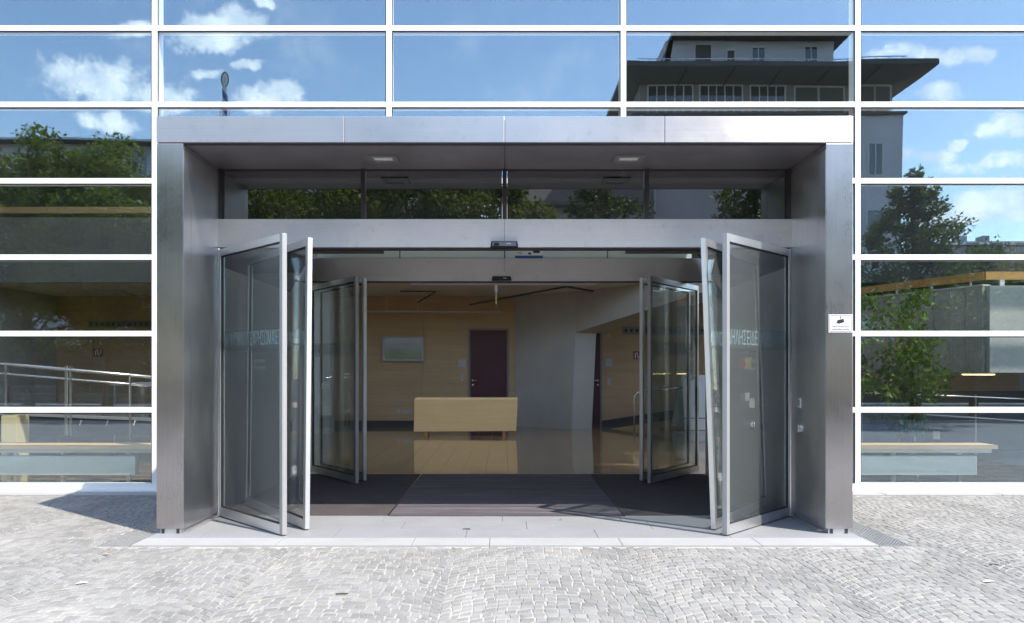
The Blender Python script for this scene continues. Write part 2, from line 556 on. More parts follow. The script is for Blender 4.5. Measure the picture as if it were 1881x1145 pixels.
class MB:
    def __init__(self):
        self.v = []
        self.f = []

    def add(self, vs, fs):
        b = len(self.v)
        self.v += [tuple(q) for q in vs]
        self.f += [tuple(i + b for i in q) for q in fs]
        return self

    def box(self, x0, x1, y0, y1, z0, z1):
        x0, x1 = min(x0, x1), max(x0, x1)
        y0, y1 = min(y0, y1), max(y0, y1)
        z0, z1 = min(z0, z1), max(z0, z1)
        vs = [(x0, y0, z0), (x1, y0, z0), (x1, y1, z0), (x0, y1, z0), (x0, y0, z1), (x1, y0, z1), (x1, y1, z1), (x0, y1, z1)]
        fs = [(3, 2, 1, 0), (4, 5, 6, 7), (0, 1, 5, 4), (1, 2, 6, 5), (2, 3, 7, 6), (3, 0, 4, 7)]
        return self.add(vs, fs)

    def hexa(self, lo, hi):
        """8-corner solid: lo and hi are rings of 4 points (same winding, counter-clockwise seen from hi)"""
        fs = [(3, 2, 1, 0), (4, 5, 6, 7), (0, 1, 5, 4), (1, 2, 6, 5), (2, 3, 7, 6), (3, 0, 4, 7)]
        return self.add(list(lo) + list(hi), fs)

    def slab(self, a, b, t, z0, z1):
        """upright board between plan points a and b, thickness t"""
        a = Vector((a[0], a[1]))
        b = Vector((b[0], b[1]))
        n = (b - a).normalized()
        n = Vector((-n.y, n.x)) * t / 2
        p = [a - n, b - n, b + n, a + n]
        return self.hexa([(q.x, q.y, z0) for q in p], [(q.x, q.y, z1) for q in p])

    def tube(self, pts, r, n=10, r2=None, cap=True):
        pts = [Vector(p) for p in pts]
        rings = []
        for i, p in enumerate(pts):
            d = (pts[min(i + 1, len(pts) - 1)] - pts[max(i - 1, 0)]).normalized()
            a = d.orthogonal().normalized()
            if i and rings:
                a = (prev - d * prev.dot(d)).normalized()
            prev = a
            c = d.cross(a)
            rr = r if r2 is None else r + (r2 - r) * i / (len(pts) - 1)
            rings.append([p + (a * math.cos(k * 2 * math.pi / n) + c * math.sin(k * 2 * math.pi / n)) * rr for k in range(n)])
        vs = [q for ring in rings for q in ring]
        fs = []
        for i in range(len(pts) - 1):
            for k in range(n):
                fs.append((i * n + k, i * n + (k + 1) % n, (i + 1) * n + (k + 1) % n, (i + 1) * n + k))
        if cap:
            fs.append(tuple(reversed(range(n))))
            fs.append(tuple(range((len(pts) - 1) * n, len(pts) * n)))
        return self.add(vs, fs)

    def prism(self, poly, vec):
        """polygon (3-D points, planar) extruded along vec"""
        n = len(poly)
        poly = [Vector(p) for p in poly]
        top = [p + Vector(vec) for p in poly]
        fs = [tuple(reversed(range(n))), tuple(range(n, 2 * n))]
        for i in range(n):
            fs.append((i, (i + 1) % n, n + (i + 1) % n, n + i))
        return self.add(poly + top, fs)

    def build(self, name, mat, parent=None, bevel=0.0, smooth=False, at=None, fixn=False, **props):
        o0 = Vector(at) if at is not None else origin(parent)
        me = bpy.data.meshes.new(name)
        me.from_pydata([tuple(Vector(q) - o0) for q in self.v], [], self.f)
        if fixn:
            import bmesh
            bm = bmesh.new()
            bm.from_mesh(me)
            bmesh.ops.recalc_face_normals(bm, faces=bm.faces)
            bm.to_mesh(me)
            bm.free()
        if smooth:
            me.polygons.foreach_set('use_smooth', [True] * len(me.polygons))
        me.materials.append(mat)
        me.update()
        ob = bpy.data.objects.new(name, me)
        COL.objects.link(ob)
        if parent is not None:
            ob.parent = parent
            ob.location = o0 - origin(parent)
        else:
            ob.location = o0
        ORI[ob.name] = o0
        if bevel:
            bv = ob.modifiers.new('bevel', 'BEVEL')
            bv.width = bevel
            bv.segments = 2
            bv.limit_method = 'ANGLE'
        for k, val in props.items():
            ob[k] = val
        return ob


def thing(name, label, cat, loc=(0, 0, 0), group=None):
    o = bpy.data.objects.new(name, None)
    o.empty_display_size = 0.2
    o.location = loc
    o['label'] = label
    o['category'] = cat
    if group:
        o['group'] = group
    COL.objects.link(o)
    ORI[o.name] = Vector(loc)
    return o


def tag(o, label, cat, group=None):
    o['label'] = label
    o['category'] = cat
    if group:
        o['group'] = group
    return o


def box(name, mat, parent, x0, x1, y0, y1, z0, z1, bevel=0.0, **props):
    return MB().box(x0, x1, y0, y1, z0, z1).build(name, mat, parent, bevel, **props)


def copy_tree(o, parent=None):
    c = o.copy()
    COL.objects.link(c)
    if parent is not None:
        c.parent = parent
    for ch in list(o.children):
        copy_tree(ch, c)
    return c


def letters(body, size, mat, parent, mtx, name='lettering', align='CENTER', stretch=1.0, mirror=False):
    cu = bpy.data.curves.new('text_curve', 'FONT')
    cu.body = body
    cu.size = size
    cu.align_x = align
    cu.align_y = 'CENTER'
    cu.extrude = 0.0004
    tmp = bpy.data.objects.new('text_tmp', cu)
    COL.objects.link(tmp)
    bpy.context.view_layer.update()
    me = bpy.data.meshes.new_from_object(tmp.evaluated_get(bpy.context.evaluated_depsgraph_get()))
    bpy.data.objects.remove(tmp)
    me.name = name
    me.materials.clear()
    me.materials.append(mat)
    sc = Matrix.Diagonal((-stretch if mirror else stretch, 1, 1, 1))
    me.transform(sc)
    o0 = origin(parent)
    me.transform(Matrix.Translation(-o0) @ mtx)
    ob = bpy.data.objects.new(name, me)
    COL.objects.link(ob)
    ob.parent = parent
    ORI[ob.name] = o0
    return ob


def facing(p, xdir):
    """matrix for text at p, reading along xdir, upright"""
    x = Vector(xdir).normalized()
    z = Vector((0, 0, 1))
    n = x.cross(z)
    m = Matrix((x, z, n)).transposed().to_4x4()
    m.translation = Vector(p)
    return m


# ------------------------------------------------------------------ ground
FY = -2.69               # front plane of the portal
DY = -1.76               # plane of the outer doors
IY = 1.34                # plane of the inner doors
RY = 12.06               # rear wall of the hall
ground = MB().add([(-400, -400, -0.09), (400, -400, -0.09), (400, 300, -0.09), (-400, 300, -0.09)], [(0, 1, 2, 3)]).build('ground', earth, kind='structure')
road = box('road', asphalt, None, -200, 200, -26, -13.15, -0.3, -0.03, kind='structure')
kerb = box('kerb', white_stone, None, -200, 200, -13.15, -13.0, -0.3, 0.06, kind='structure')
verge = box('far_pavement', far_setts, None, -200, 200, -31, -26.0, -0.3, 0.04, kind='structure')
forecourt = MB()
X1, Y1 = 8.6, -6.0
forecourt.box(-60, 60, -13.0, Y1, -0.25, 0.0)
forecourt.box(-60, -X1, Y1, 0.0, -0.25, 0.0)
forecourt.box(X1, 60, Y1, 0.0, -0.25, 0.0)
forecourt.build('forecourt', far_setts, None, kind='structure')
paving = MB().add([(-X1, Y1, -0.005), (X1, Y1, -0.005), (X1, -0.0, -0.005), (-X1, 0.0, -0.005)], [(0, 1, 2, 3)]).build('paving', joint_sand, None, kind='structure')


def make_setts():
    w_, p_ = 1.48, 0.086
    R_ = w_ / 2 / math.sin(math.pi / 4)
    n_ = 19
    out_ = []
    ncol = int(2 * X1 / w_) + 3
    for c in range(-ncol // 2, ncol // 2 + 1):
        xc = c * w_ + 0.31
        yoff = random.uniform(0, p_)
        for k in range(-86, 24):
            yk = k * p_ + yoff - R_
            off = random.uniform(-0.3, 0.3)
            ang = [(-math.pi / 4 + (j + off + random.uniform(-.16, .16)) * math.pi / 2 / n_) for j in range(0, n_ + 1)]
            ang[0] = -math.pi / 4
            ang[-1] = math.pi / 4
            for j in range(n_):
                t0, t1 = ang[j], ang[j + 1]
                if t1 - t0 < 0.03:
                    continue
                hw = p_ / 2
                cs = [(xc + R_ * math.sin(t0), yk + R_ * math.cos(t0) - hw), (xc + R_ * math.sin(t1), yk + R_ * math.cos(t1) - hw),
                      (xc + R_ * math.sin(t1), yk + R_ * math.cos(t1) + hw), (xc + R_ * math.sin(t0), yk + R_ * math.cos(t0) + hw)]
                mx = sum(q[0] for q in cs) / 4
                my = sum(q[1] for q in cs) / 4
                if not (-X1 + .06 < mx < X1 - .06 and Y1 + .06 < my < -0.36):
                    continue
                if abs(mx) < 3.73 and my > -3.23:
                    continue
                gap = random.uniform(0.88, 0.96)
                cs = [(mx + (q[0] - mx) * gap + random.uniform(-.006, .006), my + (q[1] - my) * gap + random.uniform(-.006, .006)) for q in cs]
                out_.append((mx, my, cs))
    return out_


SETTS = make_setts()
SF = [(8, 9, 10, 11), (0, 1, 5, 4), (1, 2, 6, 5), (2, 3, 7, 6), (3, 0, 4, 7), (4, 5, 9, 8), (5, 6, 10, 9), (6, 7, 11, 10), (7, 4, 8, 11)]


def sett_verts(mx, my, cs, ox=0.0, oy=0.0):
    h = random.uniform(-0.002, 0.0018)
    tx, ty = random.uniform(-.028, .028), random.uniform(-.028, .028)
    ch = random.uniform(0.80, 0.88)
    vs = [(q[0] - ox, q[1] - oy, -0.03) for q in cs]
    vs += [(q[0] - ox, q[1] - oy, h - 0.0045 + (q[0] - mx) * tx + (q[1] - my) * ty) for q in cs]
    vs += [(mx + (q[0] - mx) * ch - ox, my + (q[1] - my) * ch - oy, h + (q[0] - mx) * tx + (q[1] - my) * ty) for q in cs]
    return vs


def in_view(mx, my):
    d = my + CAM_D
    q = mx / d * F + 927
    return 4 < q < 1877 and EYE / d * F + 682 < 1140


near = sorted([s for s in SETTS if in_view(s[0], s[1])], key=lambda s: s[1])[:298]
near_ids = set(id(s) for s in near)
mb = MB()
for s in SETTS:
    if id(s) not in near_ids:
        mb.add(sett_verts(*s), SF)
mb.build('sett_field', sett, paving, kind='stuff')
for s in near:
    me = bpy.data.meshes.new('sett')
    me.from_pydata(sett_verts(*s, s[0], s[1]), [], SF)
    me.materials.append(sett)
    ob = bpy.data.objects.new('sett', me)
    ob.location = (s[0], s[1], 0)
    ob.parent = paving
    COL.objects.link(ob)

# kerb strip along the foot of the glass
for sx in (-1, 1):
    edge = MB()
for x0, x1 in ((-8.58, -6.2), (-6.19, -4.82), (-4.81, -3.74), (3.74, 4.9), (4.91, 6.4), (6.41, 8.58)):
    box('kerb_stone', white_stone, paving, x0, x1, -0.34, -0.02, -0.05, 0.012, 0.004)

# entrance platform of pale granite slabs and its kerb
platform = box('entrance_platform', joint_sand, None, -3.42, 3.42, -3.19, DY - 0.02, -0.06, -0.002, kind='structure')
yrows = [-2.87, -2.47, -2.08, DY - 0.03]
for r in range(3):
    xs = [-3.415 + q for q in (0, (0.5, 1.1, 0.85)[r])]
    while xs[-1] < 3.4 - 1.3:
        xs.append(xs[-1] + 1.27)
    xs.append(3.415)
    for a_, b_ in zip(xs[:-1], xs[1:]):
        box('slab', platform_stone, platform, a_ + .002, b_ - .002, yrows[r] + .002, yrows[r + 1] - .002, -0.04, 0.010 + random.uniform(-.0008, .0008), 0.0015)
xs = [-3.415, -2.1, -0.85, -0.14, 1.08, 2.35, 3.415]
for a_, b_ in zip(xs[:-1], xs[1:]):
    box('kerb_stone', white_stone, platform, a_ + .0025, b_ - .0025, -3.185, -2.873, -0.04, 0.011 + random.uniform(-.001, .001), 0.002)

# steel gratings along both sides of the portal
for sx, word in ((-1, 'left'), (1, 'right')):
    g = thing('drain_grating', 'steel mesh drain grating in the paving beside the %s portal post' % word, 'grating', (sx * 3.57, -1.8, 0), 'drain gratings beside the portal')
    xa, xb = sx * 3.425, sx * 3.72
    y0, y1 = -3.19, -0.36
    fr = MB()
    fr.box(min(xa, xb), min(xa, xb) + .008, y0, y1, -.03, .006).box(max(xa, xb) - .008, max(xa, xb), y0, y1, -.03, .006)
    fr.box(min(xa, xb) + .008, max(xa, xb) - .008, y0, y0 + .008, -.03, .006).box(min(xa, xb) + .008, max(xa, xb) - .008, y1 - .008, y1, -.03, .006)
    fr.build('frame', alu, g)
    br = MB()
    n = 9
    for i in range(1, n):
        xx = xa + (xb - xa) * i / n
        br.box(xx - .0035, xx + .0035, y0 + .008, y1 - .008, -.025, .004)
    k = y0 + .04
    while k < y1 - .02:
        br.box(min(xa, xb) + .008, max(xa, xb) - .008, k - .004, k + .004, -.02, .0025)
        k += .045
    br.build('bearing_bars', alu, g, kind='stuff')
    box('pit', pit_mat, g, min(xa, xb) + .008, max(xa, xb) - .008, y0 + .008, y1 - .008, -.007, -.0065)

# ------------------------------------------------------------------ glass curtain wall
COLX = [-4.645 + 3.11 * k for k in range(-4, 8)]
ROWZ = [0.07 + 1.0135 * k for k in range(0, 12)]
HALF = 0.036
facade = thing('glass_curtain_wall', 'tall glass front with white bars mirroring blue sky, trees and houses', 'glass facade', (0, 0, 0))
VX = 3.24                # half width of the vestibule
for i, (xa, xb) in enumerate(zip(COLX[:-1], COLX[1:])):
    for k, (za, zb) in enumerate(zip(ROWZ[:-1], ROWZ[1:])):
        spans = [(xa, xb)]
        if zb < 4.2:
            spans = []
            if xa < -VX:
                spans.append((xa, min(xb, -VX - .04)))
            if xb > VX:
                spans.append((max(xa, VX + .04), xb))
        for (pa, pb) in spans:
            x0_, x1_, z0_, z1_ = pa + HALF - .004, pb - HALF + .004, za + HALF - .004, zb - HALF + .004
            ty, tx = random.uniform(-.0014, .0014), random.uniform(-.0008, .0008)
            yy_ = lambda x, z: ty * (z - (z0_ + z1_) / 2) + tx * (x - (x0_ + x1_) / 2)
            cr_ = [(x0_, z0_), (x1_, z0_), (x1_, z1_), (x0_, z1_)]
            m = MB().hexa([(x, .013 + yy_(x, z), z) for x, z in cr_], [(x, -.010 + yy_(x, z), z) for x, z in cr_])
            m.build('glass_pane', fac_glass, facade)
for i, x in enumerate(COLX):
    box('mullion', white_paint, facade, x - HALF, x + HALF, -0.034, 0.16, 4.09 if abs(x) < VX else 0.02, ROWZ[-1] + HALF, 0.004)
for k, z in enumerate(ROWZ):
    for xa, xb in zip(COLX[:-1], COLX[1:]):
        if -VX < xa and xb < VX and z < 3.6:
            continue
        a_, b_ = xa + HALF, xb - HALF
        if z < 3.6:
            if xa < -VX < xb:
                b_ = -VX - .04
            if xa < VX < xb:
                a_ = VX + .04
        box('transom_bar', white_paint, facade, a_ + .0005, b_ - .0005, -0.031, 0.12, z - HALF, z + HALF, 0.004)
gk = MB()
for k, z in enumerate(ROWZ[1:]):
    for xa, xb in zip(COLX[:-1], COLX[1:]):
        if z < 3.6 and xb > -VX - 1.6 and xa < VX + 1.6 and not (xb <= -4.6 or xa >= 4.6):
            continue
        gk.box(xa + HALF + .012, xb - HALF - .012, -0.022, -0.0125, z - HALF - .013, z - HALF - .0005)
for x in COLX:
    zz = 4.16 if abs(x) < VX else 0.07 + HALF
    gk.box(x + HALF + .0005, x + HALF + .0115, -0.022, -0.0125, zz, ROWZ[-1] - HALF)
    gk.box(x - HALF - .0115, x - HALF - .0005, -0.022, -0.0125, zz, ROWZ[-1] - HALF)
gk.build('gasket', rubber, facade)
for a_, b_ in ((-18, -VX - .05), (VX + .05, 18)):
    box('sill', white_paint, facade, a_, b_, -0.11, 0.10, 0.0, 0.033, 0.003)

# ------------------------------------------------------------------ steel portal
portal = thing('entrance_portal', 'large brushed steel portal framing the open glass doors', 'portal', (0, FY, 0))
XO, XI = 3.404, 3.138
for sx, word in ((-1, 'left'), (1, 'right')):
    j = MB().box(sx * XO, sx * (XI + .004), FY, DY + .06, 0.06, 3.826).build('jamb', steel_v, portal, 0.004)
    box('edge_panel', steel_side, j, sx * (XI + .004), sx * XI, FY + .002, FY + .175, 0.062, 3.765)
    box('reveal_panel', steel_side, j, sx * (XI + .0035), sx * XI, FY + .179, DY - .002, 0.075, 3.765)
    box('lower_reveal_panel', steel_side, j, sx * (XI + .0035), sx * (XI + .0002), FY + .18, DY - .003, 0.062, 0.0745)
    box('foot', alu, j, sx * (XO - .035), sx * (XI + .03), FY + .012, DY, 0.008, 0.06)
    box('foot_bracket', dark_metal, j, sx * (XI + .045), sx * (XI + .075), FY + .008, FY + .012, 0.012, 0.055)
    box('foot_bracket', dark_metal, j, sx * (XO - .075), sx * (XO - .045), FY + .008, FY + .012, 0.012, 0.055)
    box('base_channel', alu, j, sx * (XI + .03), sx * (XI - .03), FY + .1, DY - .01, 0.0105, 0.03)
    box('shadow_gap', dark_metal, j, sx * (XI + .012), sx * (XI + .0045), FY + .004, DY - .002, 3.767, 3.82)
xs = [-XO, (633 - 927) / 188.0, 0.0, (1221 - 927) / 188.0, XO]
for i, (a_, b_) in enumerate(zip(xs[:-1], xs[1:])):
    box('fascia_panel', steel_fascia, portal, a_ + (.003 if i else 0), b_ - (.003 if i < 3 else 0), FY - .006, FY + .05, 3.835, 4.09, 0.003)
box('roof_body', dark_metal, portal, -XO + .01, XO - .01, FY + .05, DY + .06, 3.83, 4.07)
box('roof_cap', alu, portal, -XO, XO, FY + .05, DY + .08, 4.072, 4.088)
box('drip_edge', dark_metal, portal, -XO + .02, XO - .02, FY + .004, FY + .05, 3.822, 3.834)
for a_, b_ in ((-XI, -.003), (.003, XI)):
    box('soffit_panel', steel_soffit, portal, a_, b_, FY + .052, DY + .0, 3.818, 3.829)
hd = thing('door_header', 'brushed steel beam above the outer folding doors', 'door header', (0, DY, 3.1))
for a_, b_ in ((-3.155, -.0015), (.0015, 3.155)):
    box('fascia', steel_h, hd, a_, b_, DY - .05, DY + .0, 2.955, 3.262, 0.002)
box('track_box', dark_metal, hd, -3.15, 3.15, DY + .001, DY + .16, 2.947, 3.25)
box('bottom_rail', dark_metal, hd, -3.13, 3.13, DY - .045, DY + .1, 2.938, 2.9465)
for sx in (-1, 1):
    box('drive_arm_cover', paint('brown_grey_metal_%d' % (sx + 1), (0.13, 0.115, 0.11), 0.4, 0.05, metallic=0.6), hd, sx * 2.5, sx * 1.35, DY + .1, DY + .17, 2.915, 2.946)
tw = thing('transom_window', 'strip of dark glass with black bars under the portal roof', 'window', (0, DY, 3.27))
txs = [-3.138, -1.553, 0.0, 1.557, 3.138]
for a_, b_ in zip(txs[:-1], txs[1:]):
    box('glass_pane', transom_glass, tw, a_ + .03, b_ - .03, DY + .005, DY + .017, 3.265, 3.816)
for i, x in enumerate(txs):
    o_ = 0.02 if i == 0 else (-0.02 if i == 4 else 0)
    box('mullion', dark_metal, tw, x + o_ - .024, x + o_ + .024, DY - .03, DY + .05, 3.2635, 3.8165)
box('top_bead', dark_metal, tw, -3.1, 3.1, DY - .004, DY + .003, 3.800, 3.8165)


def soffit_light(name, x, label):
    t = thing(name, label, 'ceiling light', (x, -2.21, 3.817), 'lights in the portal soffit')
    z = 3.812
    m = MB()
    m.box(x - .155, x - .105, -2.345, -2.075, z - .012, z + .006).box(x + .105, x + .155, -2.345, -2.075, z - .012, z + .006)
    m.box(x - .105, x + .105, -2.345, -2.295, z - .012, z + .006).box(x - .105, x + .105, -2.125, -2.075, z - .012, z + .006)
    m.build('frame', frame_grey, t)
    box('lens', lens_glass, t, x - .105, x + .105, -2.295, -2.125, z - .004, z + .004)
    m = MB().tube([(x - .09, -2.21, z - .006), (x + .09, -2.21, z - .006)], 0.008, 6)
    m.build('lamp_tube', white_plastic, t)
    return t


soffit_light('soffit_light', -1.262, 'square recessed light in the portal soffit, left of the centre seam')
soffit_light('soffit_light', 1.29, 'square recessed light in the portal soffit, right of the centre seam')

# ------------------------------------------------------------------ vestibule between the two sets of doors
vest = thing('vestibule', 'grey lined vestibule between the outer and inner folding doors', 'vestibule', (0, 0, 0))
side_lining = brushed('vestibule_lining', (0, 1, 0), (200, 200, 0.8), rough=0.45, aniso=0.6, col=(0.42, 0.43, 0.44))
for sx in (-1, 1):
    box('side_wall', side_lining, vest, sx * (VX - .04), sx * VX, DY + .17, IY - .1, 0.0, 2.78)
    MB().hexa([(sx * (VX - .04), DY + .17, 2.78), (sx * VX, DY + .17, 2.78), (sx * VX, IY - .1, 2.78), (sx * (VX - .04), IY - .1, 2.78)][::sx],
              [(sx * 2.80, DY + .17, 3.5), (sx * 2.84, DY + .17, 3.5), (sx * 2.84, IY - .1, 3.5), (sx * 2.80, IY - .1, 3.5)][::sx]).build('unseen_slant_panel', dark_ceiling, vest)  # unseen; slanted to keep the vestibule's shadow low on the glass front
box('roof', milky_dim, vest, -2.84, 2.84, DY + .17, IY + .2, 3.501, 3.56)  # unseen roof, made translucent to brighten the vestibule
inner = thing('inner_door_frame', 'steel header with frosted glass strip over the inner folding doors', 'door header', (0, IY, 3.0))
for a_, b_ in ((-3.2, -.0015), (.0015, 3.2)):
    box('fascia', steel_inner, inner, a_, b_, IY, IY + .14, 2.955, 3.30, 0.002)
box('bottom_rail', dark_metal, inner, -3.2, 3.2, IY + .005, IY + .135, 2.942, 2.9545)
box('track_cover', white_plastic, inner, -1.42, 1.38, IY + .136, IY + .2, 2.915, 2.945)
for a_, b_ in ((-2.83, -1.59), (-1.58, -.005), (.005, 1.55), (1.56, 2.83)):
    box('frosted_pane', frosted, inner, a_ + .004, b_ - .004, IY + .04, IY + .055, 3.301, 3.5)
for sx in (-1, 1):
    box('side_post', side_lining, inner, sx * 3.06, sx * 3.2, IY + .001, IY + .14, 0.0, 2.94)

# mats
mat_t = thing('entrance_mat', 'charcoal entrance matting with a ribbed walking strip', 'mat', (0, 0, 0))
y0, y1 = DY - .015, 1.62
box('carpet', carpet, mat_t, -3.19, -1.29, y0, y1, -0.02, 0.012)
box('carpet', carpet, mat_t, 1.32, 3.19, y0, y1, -0.02, 0.012)
box('ribbed_base', rubber, mat_t, -1.275, 1.305, y0, y1, -0.02, 0.004)
k = y0 + .008
i = 0
while k < y1 - .02:
    me_box = MB().box(-1.272, 1.302, k, k + .034, 0.0, 0.0125 + random.uniform(-.0008, .0012))
    me_box.build('rib', rib_mat, mat_t)
    k += .041
    i += 1
box('edge_strip', chrome, mat_t, -1.289, -1.276, y0, y1, -0.01, 0.014)
box('edge_strip', dark_metal, mat_t, 1.306, 1.319, y0, y1, -0.01, 0.0135)
box('front_strip', alu, mat_t, -3.15, -1.275, DY - .038, DY - .016, -0.01, 0.0145)
box('front_strip', alu, mat_t, 1.32, 3.15, DY - .038, DY - .016, -0.01, 0.0145)
box('back_strip', alu_pale, mat_t, -3.05, 3.05, 1.621, 1.645, -0.01, 0.013)


# ------------------------------------------------------------------ folding doors
def leaf(parent, a, b, z0, z1, lean=0.0, th=0.05, text=None, tm=print_pale, flip=False, small=None, pale=True):
    """door leaf from hinge edge a to free edge b (plan points)"""
    a = Vector((a[0], a[1], 0))
    b = Vector((b[0], b[1], 0))
    d = (b - a).normalized()
    L = (b - a).length
    n = Vector((-d.y, d.x, 0))

    def loc(s, q, z):
        k = lean * (z - 1.5)
        p = a + d * s + n * q
        return (p.x + k, p.y, z)

    def board(m, s0, s1, q0, q1, za, zb):
        m.hexa([loc(s0, q0, za), loc(s1, q0, za), loc(s1, q1, za), loc(s0, q1, za)], [loc(s0, q0, zb), loc(s1, q0, zb), loc(s1, q1, zb), loc(s0, q1, zb)])
        return m
    h = th / 2
    lf = board(MB(), L - .056, L, -h, h, z0, z1).build('door_leaf', alu_pale if pale else alu, parent, 0.003)
    board(MB(), 0, .04, -h, h, z0, z1).build('stile', alu, lf, 0.002)
    board(MB(), .04, L - .056, -h + .002, h - .002, z0, z0 + .095).build('bottom_rail', alu, lf)
    board(MB(), .04, L - .056, -h + .002, h - .002, z1 - .075, z1).build('top_rail', alu, lf)
    g = board(MB(), .036, L - .05, -.005, .005, z0 + .09, z1 - .07).build('glass_pane', door_glass, lf)
    m = MB()
    board(m, .0405, .052, -.014, .014, z0 + .0955, z1 - .0755)
    board(m, L - .068, L - .0565, -.014, .014, z0 + .0955, z1 - .0755)
    board(m, .0525, L - .0685, -.014, .014, z0 + .0955, z0 + .106)
    board(m, .0525, L - .0685, -.014, .014, z1 - .087, z1 - .0755)
    m.build('glazing_bead', rubber, lf)
    side = -1 if flip else 1
    if text:
        board(MB(), .055, L - .07, side * .0065, side * .008, 1.82, 2.03).build('film_band', band_film, lf)
        s = L / 2
        xd = d if (d.x > 0) else -d
        p = a + d * s + n * side * .0095
        tq = letters(text, 0.2, tm, lf, facing((p.x + lean * .4, p.y, 1.925), xd), 'lettering', stretch=0.62)
        # keep within the pane
        wv = [Vector(v.co) for v in tq.data.vertices]
        if wv:
            c = (p.x, p.y, 1.925)
            o0 = origin(tq)
            lc = Vector(c) - o0
            ext = max((v - lc).dot(xd) for v in wv)
            if ext > L / 2 - .08:
                k = (L / 2 - .08) / ext
                for v in tq.data.vertices:
                    r = (v.co - lc).dot(xd)
                    v.co = v.co + xd * r * (k - 1)
    if small:
        xd = d if (d.x > 0) else -d
        for i, sm in enumerate(small):
            p = a + d * (L * .62) + n * side * .0095
            letters(sm, 0.05, print_faint, lf, facing((p.x, p.y, 1.70 - .075 * i), xd), 'small_lettering', mirror=True)
    return lf


Z0, Z1 = 0.022, 2.93
fd = thing('folding_door', 'open glass folding door of the outer row, on the left with pale Greek lettering', 'folding door', (-3.1, DY, 0), 'glass folding doors of the entrance')
leaf(fd, (-3.11, DY - .03), (-2.12, -2.795), Z0, Z1, text='ΔΙΑΙΤΗΜΑΣΙΤΕΧΡΗΣΟΜΑΙΕΠ', small=('CHIRURGIE', 'KLINIKEN'))
leaf(fd, (-3.035, -1.11), (-1.955, -2.53), Z0, Z1, lean=-0.010 * -1, text='ΩΝΚΑΤΑΔΥΝΑΜΙΝΚΑΙΚΡΙΣΙΝ', small=('Eingang', 'Kliniken'), pale=False)
MB().tube([(-3.125, DY - .055, 0.02), (-3.125, DY - .055, 2.94)], .013, 10).build('pivot_post', chrome, fd)
fd = thing('folding_door', 'open glass folding door of the outer row, on the right beside the camera notice', 'folding door', (3.1, DY, 0), 'glass folding doors of the entrance')
leaf(fd, (3.11, DY - .03), (2.12, -2.795), Z0, Z1, text='ΔΗΛΗΣΕΙΔΕΚΑΙΑΔΙΚΙΗΝ', flip=True, small=('CHIRURGIE', 'KLINIKEN'))
leaf(fd, (3.035, -1.11), (2.03, -2.53), Z0, Z1, lean=-0.036, text='ΚΑΜΝΟΝΤΩΝΚΑΤΑΔΥΝΑΜΙΝ', flip=True, pale=False)


def on_leaf(xp, yp, w_, h_, dep, name, mat, bev=0.004):
    # fitting fixed to the room side of the right rear leaf
    k = (xp - 927.0) / F
    tt = (3.035 - k * 9.03) / (1.005 - k * 1.42)
    p = Vector((3.035 - 1.005 * tt, -1.11 - 1.42 * tt, 0))
    dd = p.y + CAM_D
    z = EYE + (682.0 - yp) / F * dd
    p.x -= .036 * (z - 1.5)
    dv = Vector((-1.005, -1.42, 0)).normalized()
    nv = Vector((-dv.y, dv.x, 0))
    if nv.y > 0:
        nv = -nv
    o_ = p + nv * .0065
    c = [o_ - dv * w_ / 2, o_ + dv * w_ / 2, o_ + dv * w_ / 2 + nv * dep, o_ - dv * w_ / 2 + nv * dep]
    return MB().hexa([(q.x, q.y, z - h_ / 2) for q in c], [(q.x, q.y, z + h_ / 2) for q in c]).build(name, mat, fd, bev, fixn=True), o_, nv, z


on_leaf(1371, 667, .075, .13, .05, 'yellow_button_box', yellow_plastic)
on_leaf(1361, 669, .05, .10, .03, 'red_label', red_plastic, 0.0)
on_leaf(1371, 648, .05, .03, .02, 'bracket', alu_pale, 0.0)
on_leaf(1377, 740, .13, .11, .06, 'lock_box', chrome)
on_leaf(1367, 729, .03, .09, .05, 'latch', chrome)
_, o_, nv, z_ = on_leaf(1375, 780, .05, .05, .01, 'knob_base', chrome)
o_ = Vector((o_.x, o_.y, z_))
MB().tube([o_ + nv * .012, o_ + nv * .04, o_ + nv * .055], .06, 16, .035).build('knob', chrome, fd, smooth=True)
MB().tube([(3.125, DY - .055, 0.02), (3.125, DY - .055, 2.94)], .013, 10).build('pivot_post', chrome, fd)
IZ0, IZ1 = 0.03, 2.935
DI = lambda x, d: (x, d - CAM_D)
fd = thing('folding_door', 'shaded glass folding door of the inner row, left side of the vestibule', 'folding door', (-3.0, IY, 0), 'glass folding doors of the entrance')
leaf(fd, DI(-3.02, 11.95), DI(-2.065, 10.67), IZ0, IZ1, text='ΔΙΑΙΤΗΜΑΣΙΤΕΧΡΗΣΟΜΑΙ', tm=print_brown)
leaf(fd, DI(-2.95, 12.2), DI(-2.0, 10.93), IZ0, IZ1, pale=False)
fd = thing('folding_door', 'shaded glass folding door of the inner row, right side of the vestibule', 'folding door', (3.0, IY, 0), 'glass folding doors of the entrance')
leaf(fd, DI(3.02, 11.95), DI(2.02, 10.67), IZ0, IZ1, text='ΔΗΛΗΣΕΙΔΕΚΑΙΑΔΙΚΙΗΝ', tm=print_brown, flip=True)
leaf(fd, DI(2.95, 12.2), DI(1.955, 10.93), IZ0, IZ1, pale=False, flip=True)

